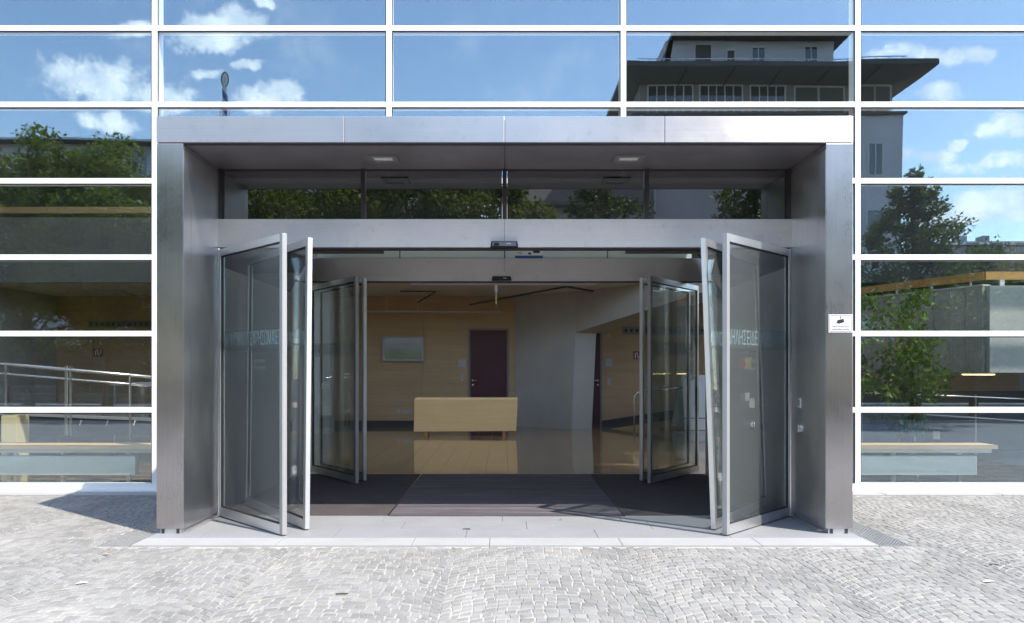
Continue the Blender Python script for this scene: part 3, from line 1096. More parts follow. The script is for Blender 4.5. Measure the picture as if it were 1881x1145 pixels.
# sensors above the doors
def sensor(x, y, z, wdt, label, body, dark):
    s = thing('door_sensor', label, 'sensor', (x, y, z), 'motion sensors above the doors')
    h = .065
    MB().hexa([(x - wdt / 2, y - .075, z), (x + wdt / 2, y - .075, z), (x + wdt / 2, y, z), (x - wdt / 2, y, z)],
              [(x - wdt / 2 + .012, y - .05, z + h), (x + wdt / 2 - .012, y - .05, z + h), (x + wdt / 2 - .012, y, z + h), (x - wdt / 2 + .012, y, z + h)]).build('housing', dark, s, 0.008)
    MB().hexa([(x - wdt / 2 + .02, y - .0775, z + .008), (x + wdt / 2 - .02, y - .0775, z + .008), (x + wdt / 2 - .02, y - .06, z + .008), (x - wdt / 2 + .02, y - .06, z + .008)],
              [(x - wdt / 2 + .026, y - .060, z + h - .01), (x + wdt / 2 - .026, y - .060, z + h - .01), (x + wdt / 2 - .026, y - .045, z + h - .01), (x - wdt / 2 + .026, y - .045, z + h - .01)]).build('front_cover', body, s)
    box('lens', black_plastic, s, x - wdt * .36, x - wdt * .18, y - .083, y - .068, z + .012, z + .042)
    box('logo_plate', white_plastic, s, x + wdt * .08, x + wdt * .24, y - .078, y - .066, z + .03, z + .037)
    return s


sensor(-.005, DY - .05, 2.948, .305, 'black motion sensor centred on the outer door header', grey_plastic, black_plastic)
sensor(-.045, IY, 2.958, .30, 'small black motion sensor on the inner header further back', black_plastic, black_plastic)
notice = thing('notice', 'blue and white notice stuck on the frosted glass strip over the inner doors', 'notice', (.37, IY + .035, 3.4))
box('paper', sign_white, notice, .155, .58, IY + .0325, IY + .0345, 3.3015, 3.499)
box('blue_band', ink_blue, notice, .157, .578, IY + .031, IY + .0322, 3.302, 3.346)
letters('Info', .05, ink, notice, facing((.23, IY + .031, 3.385), (1, 0, 0)))
box('picture', ink, notice, .43, .53, IY + .031, IY + .0322, 3.385, 3.45)
box('picture', ink, notice, .355, .4, IY + .031, IY + .0322, 3.36, 3.39)

# surveillance notice and fittings on the right jamb
sg = thing('camera_notice', 'white sign with camera symbol on the right steel post', 'sign', ((1543.5 - 927) / 188, FY, 2.1))
ax, bx = (1522 - 927) / 188.0, (1565.5 - 927) / 188.0
az, bz = 1.6 + (682 - 611) / 188.0, 1.6 + (682 - 578) / 188.0
box('plate', sign_white, sg, ax, bx, FY - .005, FY - .001, az, bz, 0.001)
m = MB()
t_ = .0045
ia, ib, ja, jb = ax + .009, bx - .009, az + .009, bz - .009
m.box(ia, ib, FY - .0062, FY - .0051, jb - t_, jb).box(ia, ib, FY - .0062, FY - .0051, ja, ja + t_)
m.box(ia, ia + t_, FY - .0062, FY - .0051, ja + t_, jb - t_).box(ib - t_, ib, FY - .0062, FY - .0051, ja + t_, jb - t_)
m.build('red_border', ink_red, sg)
cx_, cz_ = (ax + bx) / 2, bz - .063
R2 = lambda q: (cx_ + q[0], FY - .0051, cz_ + q[1])
m = MB()
m.prism([R2(q) for q in ((-.033, .004), (-.028, -.018), (-.018, -.028), (.036, -.012), (.030, .022), (-.036, .006))], (0, -.0012, 0))
m.prism([R2(q) for q in ((-.042, -.012), (-.036, -.028), (-.028, -.019), (-.031, -.008))], (0, -.0011, 0))
m.box(cx_ - .004, cx_ + .004, FY - .0062, FY - .0051, cz_ + .022, cz_ + .044)
m.build('camera_symbol', ink, sg)
letters('Dieser Bereich wird', .0235, ink, sg, facing((cx_, FY - .0055, az + .058), (1, 0, 0)), stretch=0.86)
letters('videoüberwacht', .0285, ink, sg, facing((cx_, FY - .0055, az + .032), (1, 0, 0)), stretch=0.95)

kx = XI - .001
ks = thing('door_switch', 'small white key switch on the right steel reveal', 'switch', (kx, -2.05, 1.28))
box('plate', white_plastic, ks, kx - .012, kx, -2.085, -2.015, 1.21, 1.315, 0.003)
for z in (1.245, 1.265, 1.285):
    box('button', black_plastic, ks, kx - .016, kx - .012, -2.062, -2.038, z - .006, z + .006)
kh = thing('lock_rosette', 'round steel lock rosette on the right steel reveal below the switch', 'lock', (kx, -2.05, 1.0))
m = MB().tube([(kx, -2.05, .99), (kx - .012, -2.05, .99)], .05, 20)
m.build('rosette', chrome, kh, smooth=False)
box('key_grip', chrome, kh, kx - .03, kx - .012, -2.056, -2.044, .955, 1.025, 0.003)
# ------------------------------------------------------------------ hall interior
hall_floor = MB().box(-14, 16, 0.12, RY + 4, -0.09, -0.004).build('hall_floor', joint_sand, None, kind='structure')
tw_, tl_ = 0.355, 0.71
nx0, nx1 = -9, 13
cnt = 0
rest = MB()
for i in range(-40, 44):
    for j in range(0, 21):
        xa, ya = i * tw_ + .05, 1.65 + j * tl_ + (tl_ / 2 if i % 2 else 0) - tl_
        yb = min(ya + tl_, RY + 3.9)
        ya = max(ya, 1.65)
        if yb - ya < .05 or xa < -13.9 or xa > 15.5:
            continue
        z = random.uniform(-.0004, .0004)
        args = (xa + .0025, xa + tw_ - .0025, ya + .0025, yb - .0025, -.01, z)
        d = ya + CAM_D
        if abs(xa + .17) < 3.3 / 11.5 * d and yb < RY + .2 and cnt < 300:
            cnt += 1
            box('floor_tile', floor_tile, hall_floor, *args)
        else:
            rest.box(*args)
rest.build('floor_tile_field', floor_tile, hall_floor, kind='stuff')
box('hall_floor_border', floor_tile, hall_floor, -13.9, -3.25, 0.15, 1.645, -.01, .0)
box('hall_floor_border', floor_tile, hall_floor, 3.25, 15.5, 0.15, 1.645, -.01, .0)

rear = box('rear_wall', concrete, None, -16, 16.0, RY + .03, RY + .3, -.1, 4.05, kind='structure')
box('upper_rear_wall', dark_ceiling, None, -16, 16.0, RY + .03, RY + .3, 4.051, 11.24, kind='structure')  # dark colour stands in for shade, so the upper hall stays dim
for a_, b_ in ((-13.05, -12.0), (-12.0, -9.6), (-9.6, -7.2), (-7.2, -4.8), (-4.8, -2.4), (-2.4, 0.42), (1.9, 5.0), (5.0, 7.4), (7.4, 9.8), (9.8, 12.2), (12.2, 15)):
    box('wood_panel', veneer, rear, a_ + .004, b_ - .004, RY, RY + .029, .16, 3.778)
    box('skirting', skirting, rear, a_, b_, RY - .012, RY + .028, .0, .158)
side_l = box('concrete_side_wall', concrete, None, -13.35, -13.06, 0.3, RY + .02, 0, 4.299, kind='structure')
box('upper_side_wall', dark_ceiling, None, -13.35, -13.06, 0.3, RY + .02, 4.3, 11.24, kind='structure')  # coloured dark to hold down the light behind the upper panes
box('far_side_wall', concrete, None, 15.6, 15.9, 0.3, RY + .02, 0, 4.299, kind='structure')
for x_, z_, word in ((15.75, 4.3, 'right'),):
    ew = thing('added_glass_end_wall', 'unseen end wall glazed to light the hall from the %s side' % word, 'glass wall', (x_, 6, z_))  # unseen glazing, added to let extra daylight into the hall
    for q in range(5):
        y_ = .32 + q * 2.34
        box('mullion', white_paint, ew, x_ - .05, x_ + .05, y_ - .03, y_ + .03, z_ + .001, 11.24)
        for zz in range(3):
            za_ = z_ + (11.2 - z_) * zz / 3
            zb_ = z_ + (11.2 - z_) * (zz + 1) / 3
            box('glass_pane', fac_glass, ew, x_ - .01, x_ + .01, y_ + .032, y_ + 2.308, za_ + .03, zb_ - .03)
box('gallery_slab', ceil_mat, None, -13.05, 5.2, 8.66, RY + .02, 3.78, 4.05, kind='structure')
box('gallery_slab', dark_ceiling, None, 5.201, 15.5, 8.66, RY + .02, 3.78, 4.05, kind='structure')  # dark colour stands in for shade on this part of the slab
box('added_dark_floor', skirting, None, 4.4, 15.55, 0.16, 5.19, -.009, .004, kind='structure')  # dark sheet added over the tiles to mute the sun patch
box('sun_block_slab', ceil_mat, None, -4.0, 4.4, 1.6, 3.3, 3.78, 4.05, kind='structure')  # unseen slab, placed and sized to keep sun off the hall floor
box('upper_roof', dark_ceiling, None, -18, 18, 0.15, 2.2, 11.25, 11.5, kind='structure')
box('upper_roof', dark_ceiling, None, -18, 18, 9.0, RY + .3, 11.25, 11.5, kind='structure')
sk = thing('added_skylight', 'unseen milky roof glazing added to light the open hall', 'added_skylight', (0, 5.6, 11.3))  # unseen roof glazing, added to bring daylight down into the hall
for q in range(-6, 6):
    box('glass_pane', milky, sk, q * 3.0 + .05, q * 3.0 + 2.95, 2.25, 8.95, 11.3, 11.33)
    box('rafter', white_paint, sk, q * 3.0 - .049, q * 3.0 + .049, 2.201, 8.999, 11.2, 11.45)
# gallery parapet
par = thing('gallery_parapet', 'grey concrete gallery parapet with wooden rail seen through the left glass', 'parapet', (-8, 8.6, 3.8))
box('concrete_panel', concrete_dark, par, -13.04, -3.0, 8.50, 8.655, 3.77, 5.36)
box('wood_rail', veneer, par, -13.04, -3.0, 8.50, 8.60, 5.46, 5.62, 0.01)
for q in range(6):
    box('rail_post', dark_metal, par, -12.4 + q * 1.8, -12.36 + q * 1.8, 8.53, 8.57, 5.361, 5.459)

# rear wall fittings
def wall_door(name, x0, x1, ztop, label, handle_left=True):
    t = thing(name, label, 'door', ((x0 + x1) / 2, RY, 0))
    fw = .05
    m = MB().box(x0 - fw, x0, RY - .03, RY - .001, 0.0, ztop + fw).box(x1, x1 + fw, RY - .03, RY - .001, 0.0, ztop + fw).box(x0, x1, RY - .03, RY - .001, ztop, ztop + fw)
    m.build('frame', frame_grey, t)
    lf = box('door_leaf', door_red, t, x0 + .004, x1 - .004, RY - .02, RY - .001, .01, ztop - .004)
    hx = x0 + .07 if handle_left else x1 - .07
    sgn = 1 if handle_left else -1
    h = MB().tube([(hx, RY - .02, 1.33), (hx, RY - .07, 1.33), (hx + sgn * .13, RY - .075, 1.33)], .011, 8).build('handle', chrome, lf)
    MB().tube([(hx, RY - .019, 1.33), (hx, RY - .03, 1.33)], .028, 12).build('rosette', chrome, lf)
    MB().tube([(hx, RY - .019, 1.2), (hx, RY - .03, 1.2)], .028, 12).build('rosette', chrome, lf)
    return t


wall_door('interior_door', -1.0, 0.07, 2.79, 'dark red door with grey frame behind the wooden counter')
wall_door('interior_door', 1.95, 2.78, 2.72, 'dark red door half hidden behind the leaning concrete pier', False)

tv = thing('wall_screen', 'grey framed flat screen hanging on the wooden wall', 'screen', (-2.95, RY, 2.2))
sx0, sx1, sz0, sz1 = (704 - 927) / 63, (779 - 927) / 63, 1.6 + (682 - 664) / 63, 1.6 + (682 - 619) / 63
m = MB()
fw = .05
m.box(sx0, sx0 + fw, RY - .09, RY - .03, sz0, sz1).box(sx1 - fw, sx1, RY - .09, RY - .03, sz0, sz1)
m.box(sx0 + fw, sx1 - fw, RY - .09, RY - .03, sz0, sz0 + fw).box(sx0 + fw, sx1 - fw, RY - .09, RY - .03, sz1 - fw, sz1)
m.build('bezel', plate_grey, tv)
box('display', screen_mat, tv, sx0 + fw, sx1 - fw, RY - .075, RY - .05, sz0 + fw, sz1 - fw)
m = MB()
for i in range(6):
    m.box(sx0 + .18, sx0 + .18 + .28 + .1 * ((i * 7) % 3), RY - .0762, RY - .0752, sz0 + .13 + i * .045, sz0 + .138 + i * .045)
m.box(sx0 + .16, sx1 - .2, RY - .0762, RY - .0752, sz1 - .22, sz1 - .213)
m.build('screen_text', ink, tv)
box('mounting', dark_metal, tv, sx0 + .2, sx1 - .2, RY - .03, RY - .001, sz0 + .15, sz1 - .15)

ps = box('wall_plate', plate_grey, None, (842 - 927) / 63, (856 - 927) / 63, RY - .012, RY - .001, 1.6 + 7 / 63, 1.6 + 21 / 63)
tag(ps, 'square grey plate on the wooden wall left of the red door', 'plate')
sw = thing('light_switch', 'pair of round switches beside the red door', 'switch', (-1.24, RY, 1.4))
for z in (1.35, 1.46):
    MB().tube([(-1.24, RY - .001, z), (-1.24, RY - .014, z)], .04, 14).build('button', plate_grey, sw)
so = thing('power_socket', 'row of wall sockets low on the wooden wall beside the counter', 'socket', (-2.85, RY, .42))
box('plate', plate_grey, so, -3.14, -3.03, RY - .01, RY - .001, .38, .49)
for q in range(3):
    box('plate', plate_grey, so, -2.97 + q * .09, -2.885 + q * .09, RY - .01, RY - .001, .38, .47)
for (x, z, w_, h_) in ((3.10, 2.62, .07, .07), (3.12, 1.85, .2, .22), (3.12, 1.3, .09, .2)):
    pl = box('wall_plate', plate_grey, None, x - w_ / 2 - .08, x + w_ / 2 - .08, RY - .012, RY - .001, z - h_ / 2, z + h_ / 2)
    tag(pl, {2.62: 'tiny square plate high on the wood right of the pier', 1.85: 'square grey plate right of the second red door', 1.3: 'narrow switch plate right of the second red door'}[z], 'plate')

# pale wooden counter
ct = thing('reception_counter', 'pale maple reception counter standing on the polished floor', 'counter', (-.86, 8.2, 0))
cd = 1400 * 1.52 / (795.0 - 682)     # depth of the lower front edge
def cp(x, y, dd=0.0):
    return px(x, y, cd + dd)
fl, fr_ = cp(760, 793.2), cp(948, 792)
tl2, tr2 = cp(761.5, 735), cp(951, 735)
tl3, tr3 = px(762, 728, cd + .25), px(951, 727, cd + .25)
bk = Vector((0, .62, 0))
m = MB()
m.hexa([fl, fr_, fr_ + Vector((0, .03, 0)), fl + Vector((0, .03, 0))], [tl2, tr2, tr2 + Vector((0, .03, 0)), tl2 + Vector((0, .03, 0))])
m.build('front_panel', maple, ct, 0.004)
zt = tl2.z
m = MB()
e0, e1 = Vector((tl2.x, tl2.y, zt)), Vector((tr2.x, tr2.y, zt))
m.hexa([e0, e1, e1 + Vector((0, .6, .0)), e0 + Vector((0, .6, .0))], [e0 + Vector((0, .03, .05)), e1 + Vector((0, .03, .05)), e1 + Vector((0, .6, .05)), e0 + Vector((0, .6, .05))])
m.build('top', maple, ct, 0.02)
for xx in (fl.x + .01, fr_.x - .04):
    box('side_panel', maple, ct, xx, xx + .03, fl.y + .031, fl.y + .55, fl.z + .01, zt - .002)
for xx in (fl.x + .26, fr_.x - .34):
    box('foot', rail_wood, ct, xx, xx + .08, fl.y + .05, fl.y + .5, .0, fl.z + .012)

# ceiling lights and track rails in the hall
tr = thing('track_rail', 'long thin light rail hanging below the ceiling in front of the wooden wall', 'light rail', (-2, 11.3, 3.3))
dz = 21.4
a_, b_ = px(560, 572, dz), px(918, 573, dz)
MB().tube([a_, b_], .022, 8).build('rail', plate_grey, tr)
for q in (0.42, 0.58, 0.85, 0.99):
    p = a_.lerp(b_, q)
    MB().tube([p, (p.x, p.y, 3.78)], .008, 6).build('hanger', plate_grey, tr)
tr2_ = thing('track_rail', 'dark light rail running diagonally across the hall ceiling', 'light rail', (1, 10, 3.7))
MB().tube([px(862, 560, 20.3), px(1040, 527, 19.6), px(1090, 535, 19.9)], .025, 6).build('rail', dark_metal, tr2_)
tr3_ = thing('track_rail', 'bent dark light rail under the ceiling above the screen', 'light rail', (-2, 10, 3.7))
MB().tube([px(735, 535, 19.9), px(800, 536, 19.9), px(768, 556, 20.7)], .02, 6).build('rail', dark_metal, tr3_)
tr4_ = thing('track_rail', 'light rail with a bend seen through the left glass', 'light rail', (-11, 10, 3.7))
MB().tube([px(157, 534, 19.8), px(223, 534, 19.8), px(262, 549, 20.8), px(262, 564, 20.8), px(300, 564, 20.8)], .03, 6).build('rail', plate_grey, tr4_)
for i, (xx, yy) in enumerate(((713, 552), (827, 555), (920, 557))):
    p = px(xx, yy, 0)
    d = (3.77 - EYE) * F / (682 - yy)
    x = (xx - 927) / F * d
    words = ('left of the bent rail', 'between the bent rail and the pendant', 'behind the pendant rod')
    t = thing('ceiling_light', 'flat round light in the hall ceiling ' + words[i], 'ceiling light', (x, d - CAM_D, 3.77), 'round lights in the hall ceiling')
    MB().tube([(x, d - CAM_D, 3.779), (x, d - CAM_D, 3.74)], .26, 20).build('diffuser', concrete_pale, t)
    MB().tube([(x, d - CAM_D, 3.7795), (x, d - CAM_D, 3.755)], .29, 20).build('rim', frame_grey, t)
pe = thing('pendant_rod', 'small white and brass pendant hanging behind the inner header', 'pendant', (-.14, 3.0, 3.2))
pd = 13.2
p0, p1, p2 = px(911, 524, pd), px(911, 536, pd), px(911, 559, pd)
MB().tube([p0 + Vector((0, 0, .9)), p0], .006, 6).build('cord', white_plastic, pe)
MB().tube([p0, p1], .026, 12).build('socket', white_plastic, pe)
brass = paint('brass_rod', (0.5, 0.42, 0.15), 0.4, 0.05, metallic=0.5)
MB().tube([p1, p2], .014, 10).build('rod', brass, pe)

# leaning concrete pier with rising beam
pier = thing('concrete_pier', 'leaning concrete pier carrying a rising beam in the hall', 'pier', (2.1, 10.9, 0))
dA = 21.0
A0, B0 = px(1050, 788.6, dA), px(1087, 788.6, dA)
A0.z = B0.z = 0
A1, B1 = px(1057, 611, dA), px(1095, 613, dA)
Cx = px(1332, 524, 17.0)
Dx = Cx + Vector((.75, .3, -.02))
R0 = Vector((0.30, RY - .02, 0))
R1 = Vector((0.30, RY - .02, 0))
back = Vector((0, RY - .02 - A0.y, 0))
m = MB()
# pier body: front face A0 B0 B1 A1, back on the rear wall
m.hexa([A0, B0, Vector((2.3, RY - .02, 0)), Vector((0.3, RY - .02, 0))], [A1, B1, Vector((2.35, RY - .02, A1.z)), Vector((0.3, RY - .02, A1.z))])
m.build('pier_body', concrete, pier, fixn=True)
m = MB()
zc = 3.775
top = [Vector((A1.x, A1.y, zc)), Vector((Cx.x, Cx.y, zc)), Vector((Dx.x, Dx.y, zc)), Vector((2.35, RY - .02, zc)), Vector((0.3, RY - .02, zc))]
bot = [A1 + Vector((0, 0, .001)), Cx, Dx, B1 + Vector((0, 0, .001)), Vector((2.35, RY - .02, A1.z + .001)), Vector((0.3, RY - .02, A1.z + .001))]
vs = top + bot
m.add(vs, [(0, 1, 2, 3, 4), (5, 6, 1, 0), (6, 7, 2, 1), (7, 8, 3, 2), (8, 9, 3), (9, 10, 4, 3), (10, 5, 0, 4), (5, 8, 7, 6), (5, 10, 9, 8)])
m.build('rising_beam', concrete, pier, fixn=True)

# concrete column on the left, seen through the folding door
cl = MB().box(-4.98, -4.46, 9.3, 9.8, 0, 3.775).build('concrete_column', concrete_pale, None, 0.01)
tag(cl, 'pale concrete column standing in the hall behind the left doors', 'column')

# ramp, handrail and A-board on the right
ramp = MB().prism([(2.9, 10.95, 0.0), (9.5, 10.95, 0.0), (9.5, 10.95, 1.0)], (0, 1.09, 0)).build('ramp', floor_tile, None, fixn=True, kind='structure')
MB().prism([(2.85, RY - .02, 0.16), (2.85, RY - .02, 0.0), (9.5, RY - .02, 1.0), (9.5, RY - .02, 1.16)], (0, -.015, 0)).build('ramp_skirting', skirting, ramp, fixn=True)
hr = thing('handrail', 'bent steel tube handrail rising beside the ramp', 'handrail', (3.7, 10.7, 0))
dh = 20.9
MB().tube([px(1165, 789, dh), px(1165, 735, dh), px(1166, 727, dh), px(1170, 722, dh), px(1177, 719.5, dh), px(1420, 695, dh)], .022, 10).build('tube', chrome, hr, smooth=True)
MB().tube([px(1268, 786, dh), px(1268, 711, dh)], .018, 8).build('post', chrome, hr)

ab = thing('folding_sign', 'white A-shaped signboard standing behind the right inner door', 'signboard', (5.1, 11.0, 0))
ad = 20.6
f0, f1 = px(1258, 790, ad), px(1312, 790, ad)
g0, g1 = px(1253, 689, ad + .25), px(1307, 689, ad + .25)
f0.z = f1.z = 0.01
tb = Vector((0, .025, 0))
MB().hexa([f0, f1, f1 + tb, f0 + tb], [g0, g1, g1 + tb, g0 + tb]).build('front_board', sign_white, ab)
h0, h1 = f0 + Vector((-.28, .5, 0)), f1 + Vector((-.28, .5, 0))
MB().hexa([h0, h1, h1 + tb, h0 + tb], [g0 + tb * 1.2, g1 + tb * 1.2, g1 + tb * 2.2, g0 + tb * 2.2]).build('back_board', concrete_pale, ab)
cm = (g0 + g1) / 2
sl = (g0 - f0)
for zf in (0.2, 0.0):
    pp = f0.lerp(g0, .2 + zf - .2) if zf else f0
qa = f0.lerp(g0, .205)
qb = f1.lerp(g1, .205)
MB().hexa([qa + Vector((0, -.004, 0)), qb + Vector((0, -.004, 0)), qb, qa], [qa + Vector((0, -.003, .02)), qb + Vector((0, -.003, .02)), qb + Vector((0, .003, .02)), qa + Vector((0, .003, .02))]).build('divider', ink, ab)
lp = f0.lerp(g0, .94) + Vector((.29, -.012, 0))
letters('ARE', .2, ink_navy, ab, facing(lp, (1, 0, 0)))


# vent strip and hose signs on the wood wall
def vent_strip(x0, x1, z0, z1, label):
    t = thing('vent_strip', label, 'vent', ((x0 + x1) / 2, RY, z0))
    box('plate', frame_grey, t, x0, x1, RY - .02, RY - .001, z0, z1)
    n = int((x1 - x0) / .16)
    for i in range(n):
        if i % 7 == 6:
            continue
        xx = x0 + .1 + i * .16
        zz = (z0 + z1) / 2
        MB().tube([(xx, RY - .0195, zz), (xx, RY - .026, zz)], .042, 12).build('nozzle', black_plastic, t)


vent_strip((163 - 927) / 63, -8.0, 1.6 + 80 / 63, 1.6 + 92 / 63, 'grey vent strip with round nozzles on the wood behind the left glass')
vent_strip((1143 - 927) / 63, 8.2, 1.6 + 67 / 63, 1.6 + 82 / 63, 'grey vent strip with round nozzles on the wood behind the right doors')


def hose_sign(x, z, label):
    t = thing('fire_hose_sign', label, 'sign', (x, RY, z))
    box('plate', ink_red, t, x - .13, x + .13, RY - .012, RY - .001, z - .12, z + .12)
    m = MB()
    m.tube([(x - .07, RY - .016, z - .09), (x - .07, RY - .016, z + .05), (x - .03, RY - .016, z + .08), (x + .0, RY - .016, z + .04), (x - .01, RY - .016, z - .05)], .012, 6)
    m.tube([(x + .08, RY - .016, z + .09), (x + .09, RY - .016, z + .0), (x + .04, RY - .016, z - .05), (x + .01, RY - .016, z - .09)], .012, 6)
    m.build('hose_symbol', sign_white, t)


hose_sign((181.5 - 927) / 63, 1.6 + 34 / 63, 'dark red fire hose sign on the wood behind the left glass')
hose_sign((1171 - 927) / 63, 1.6 + 29 / 63, 'dark red fire hose sign on the wood beside the right inner door')

# radiators with wooden shelf behind the glass
def radiator(name, x0, x1, label, px0, px1, legs):
    t = thing(name, label, 'radiator', ((x0 + x1) / 2, .5, 0), 'bench radiators behind the glass')
    box('wood_shelf', maple, t, x0, x1, .3, .72, .53, .585, 0.006)
    box('shelf_edge', radiator_paint, t, x0 + .05, x1 - .05, .36, .66, .475, .528)
    box('heater_panel', radiator_paint, t, px0, px1, .34, .46, .17, .43, 0.008)
    for x in legs:
        box('leg', white_paint, t, x - .025, x + .025, .47, .53, .0, .474)
    MB().tube([(legs[0] + .3, .42, .17), (legs[0] + .3, .42, .03), (legs[0] + .3, .5, .0)], .012, 6).build('valve_pipe', chrome, t)
    return t


radiator('bench_radiator', 4.75, 6.76, 'bench radiator with pale wood shelf behind the right glass', 4.75, 6.5, (5.42, 6.34))
radiator('bench_radiator', -7.6, -4.72, 'bench radiator with pale wood shelf behind the left glass', -7.5, -5.08, (-6.9, -6.16, -5.24))

# ramp railing on the left
rl = thing('ramp_railing', 'steel double handrail along the ramp behind the left glass', 'railing', (-7, 3, 0))
d = 13.2
for (ya, yb, r) in ((668, 698, .03), (686, 714, .022)):
    MB().tube([px(-200, ya - 12, d), px(0, ya, d), px(330, yb, d)], r, 10).build('rail', chrome, rl, smooth=True)
for (xx, yt) in ((12, 666), (122, 672), (131, 673), (240, 685)):
    MB().tube([px(xx, yt, d), px(xx, 800, d)], .028, 8).build('post', chrome, rl)
for q in range(5):
    a_ = px(-60 + q * 85, 703, d + .03)
    b_ = px(-60 + q * 85 + 78, 706, d + .03)
    MB().slab((a_.x, a_.y), (b_.x, b_.y), .012, .75, 1.35).build('glass_panel', door_glass, rl)
rs = MB().prism([px(-250, 752, d), px(340, 775, d), px(340, 800, d), px(-250, 800, d)], (0, 1.6, 0)).build('side_ramp', brown_grey, None, fixn=True, kind='structure')
MB().prism([px(-250, 748, d - .02), px(340, 771, d - .02), px(340, 776, d - .02), px(-250, 753, d - .02)], (0, .08, 0)).build('ramp_edge', white_stone, rs, fixn=True)
for q, xx in enumerate((150, 199, 249)):
    MB().tube([px(xx, 772, d - .1), px(xx - 3, 782, d - .1)], .014, 6).build('rail_bracket', chrome, rl)
bx_ = MB().box(px(2, 0, 12.3).x, px(30, 0, 12.3).x, 2.16, 2.5, 0.03, .88).build('cream_cabinet', paint('cream_enamel', (0.7, 0.62, 0.36), 0.5, 0.05), None, 0.005)
tag(bx_, 'small cream cabinet behind the left glass beside the ramp', 'cabinet')
tb_ = thing('side_table', 'dark table with thin steel legs behind the left glass', 'table', (-6.2, 5.0, 0))
a_, b_ = px(215, 703, 15), px(330, 703, 15)
box('table_top', white_plastic, tb_, a_.x, b_.x, 4.6, 5.3, a_.z - .05, a_.z)
for xx in (a_.x + .05, b_.x - .1):
    for yy in (4.65, 5.25):
        box('leg', chrome, tb_, xx, xx + .035, yy - .02, yy + .02, 0, a_.z - .051)

# right side: sunlit landing with board-marked concrete parapet
lp_ = thing('landing_parapet', 'board marked concrete parapet with orange wood rail behind the right glass', 'parapet', (9, 3, 1.57))
c0 = px(1812, 0, 13.0)
c1 = px(1570, 0, 15.6)
zb, zt = 1.575, 3.05
def edge_board(name, mat, a, b, t, z0, z1, par):
    return MB().slab((a.x, a.y), (b.x, b.y), t, z0, z1).build(name, mat, par)
edge_board('front_wall', concrete_pale, c0, Vector((15.5, c0.y, 0)), .18, zb, zt, lp_)
nb = 9
for i in range(nb):
    p0_ = c1.lerp(c0, i / nb)
    p1_ = c1.lerp(c0, (i + .97) / nb)
    edge_board('board_face', board, p0_, p1_, .16 + .008 * (i % 3), zb, zt - .0, lp_)
edge_board('coping', concrete_pale, c1, c0, .2, zt + .001, zt + .03, lp_)
up = Vector((0, .05, 0))
edge_board('wood_rail', rail_wood, c0 + up, Vector((15.5, c0.y + .05, 0)), .07, 3.165, 3.30, lp_)
edge_board('wood_rail', rail_wood, c1 + up, c0 + up, .07, 3.165, 3.30, lp_)
for q in range(4):
    p = c1.lerp(c0, .1 + .27 * q) + up
    box('rail_post', alu, lp_, p.x - .015, p.x + .015, p.y - .015, p.y + .015, zt + .03, 3.165)
for q in range(5):
    box('rail_post', alu, lp_, c0.x + .25 + q * 1.2, c0.x + .33 + q * 1.2, c0.y + .03, c0.y + .07, zt + .001, 3.165)
MB().hexa([(c1.x, c1.y + .1, zb), (c0.x, c0.y + .1, zb), (15.5, c0.y + .1, zb), (15.5, 8, zb)], [(c1.x, c1.y + .1, zb + .15), (c0.x, c0.y + .1, zb + .15), (15.5, c0.y + .1, zb + .15), (15.5, 8, zb + .15)]).build('landing', concrete, None, fixn=True, kind='structure')
rg = thing('ring_lamp', 'lit round lamp under the concrete landing behind the right glass', 'lamp', (9.6, 4, 1.55))
p = px(1797, 690, 14.6)
MB().tube([(p.x, p.y, zb - .002), (p.x, p.y, zb - .03)], .34, 24).build('shade', white_plastic, rg)
MB().tube([(p.x, p.y, zb - .0301), (p.x, p.y, zb - .05)], .27, 24).build('diffuser', lamp_emit, rg)
rr = thing('ramp_railing', 'thin pale handrail and posts behind the right glass', 'railing', (8, 2.5, 0))
d = 12.4
MB().tube([px(1590, 752, d), px(1700, 762, d), px(1990, 781, d)], .016, 8).build('rail', alu_pale, rr, smooth=True)
MB().tube([px(1570, 722, d), px(1760, 728, d), px(1990, 738, d)], .014, 8).build('rail', chrome, rr, smooth=True)
for xx in (1583, 1680, 1792, 1905):
    MB().tube([px(xx, 725, d), px(xx, 878, d)], .012, 8).build('post', alu_pale, rr)
back_low = box('low_partition', skirting, None, 4.9, 15.5, 5.2, 5.35, 0, 1.2, kind='structure')
paper_ = thing('pinned_paper', 'small white sheet on the low dark partition behind the right glass', 'paper', px(1722, 800, 15.3))
pq = px(1722, 800, 15.3)
box('sheet', sign_white, paper_, pq.x - .07, pq.x + .07, 5.19, 5.197, pq.z - .08, pq.z + .08)


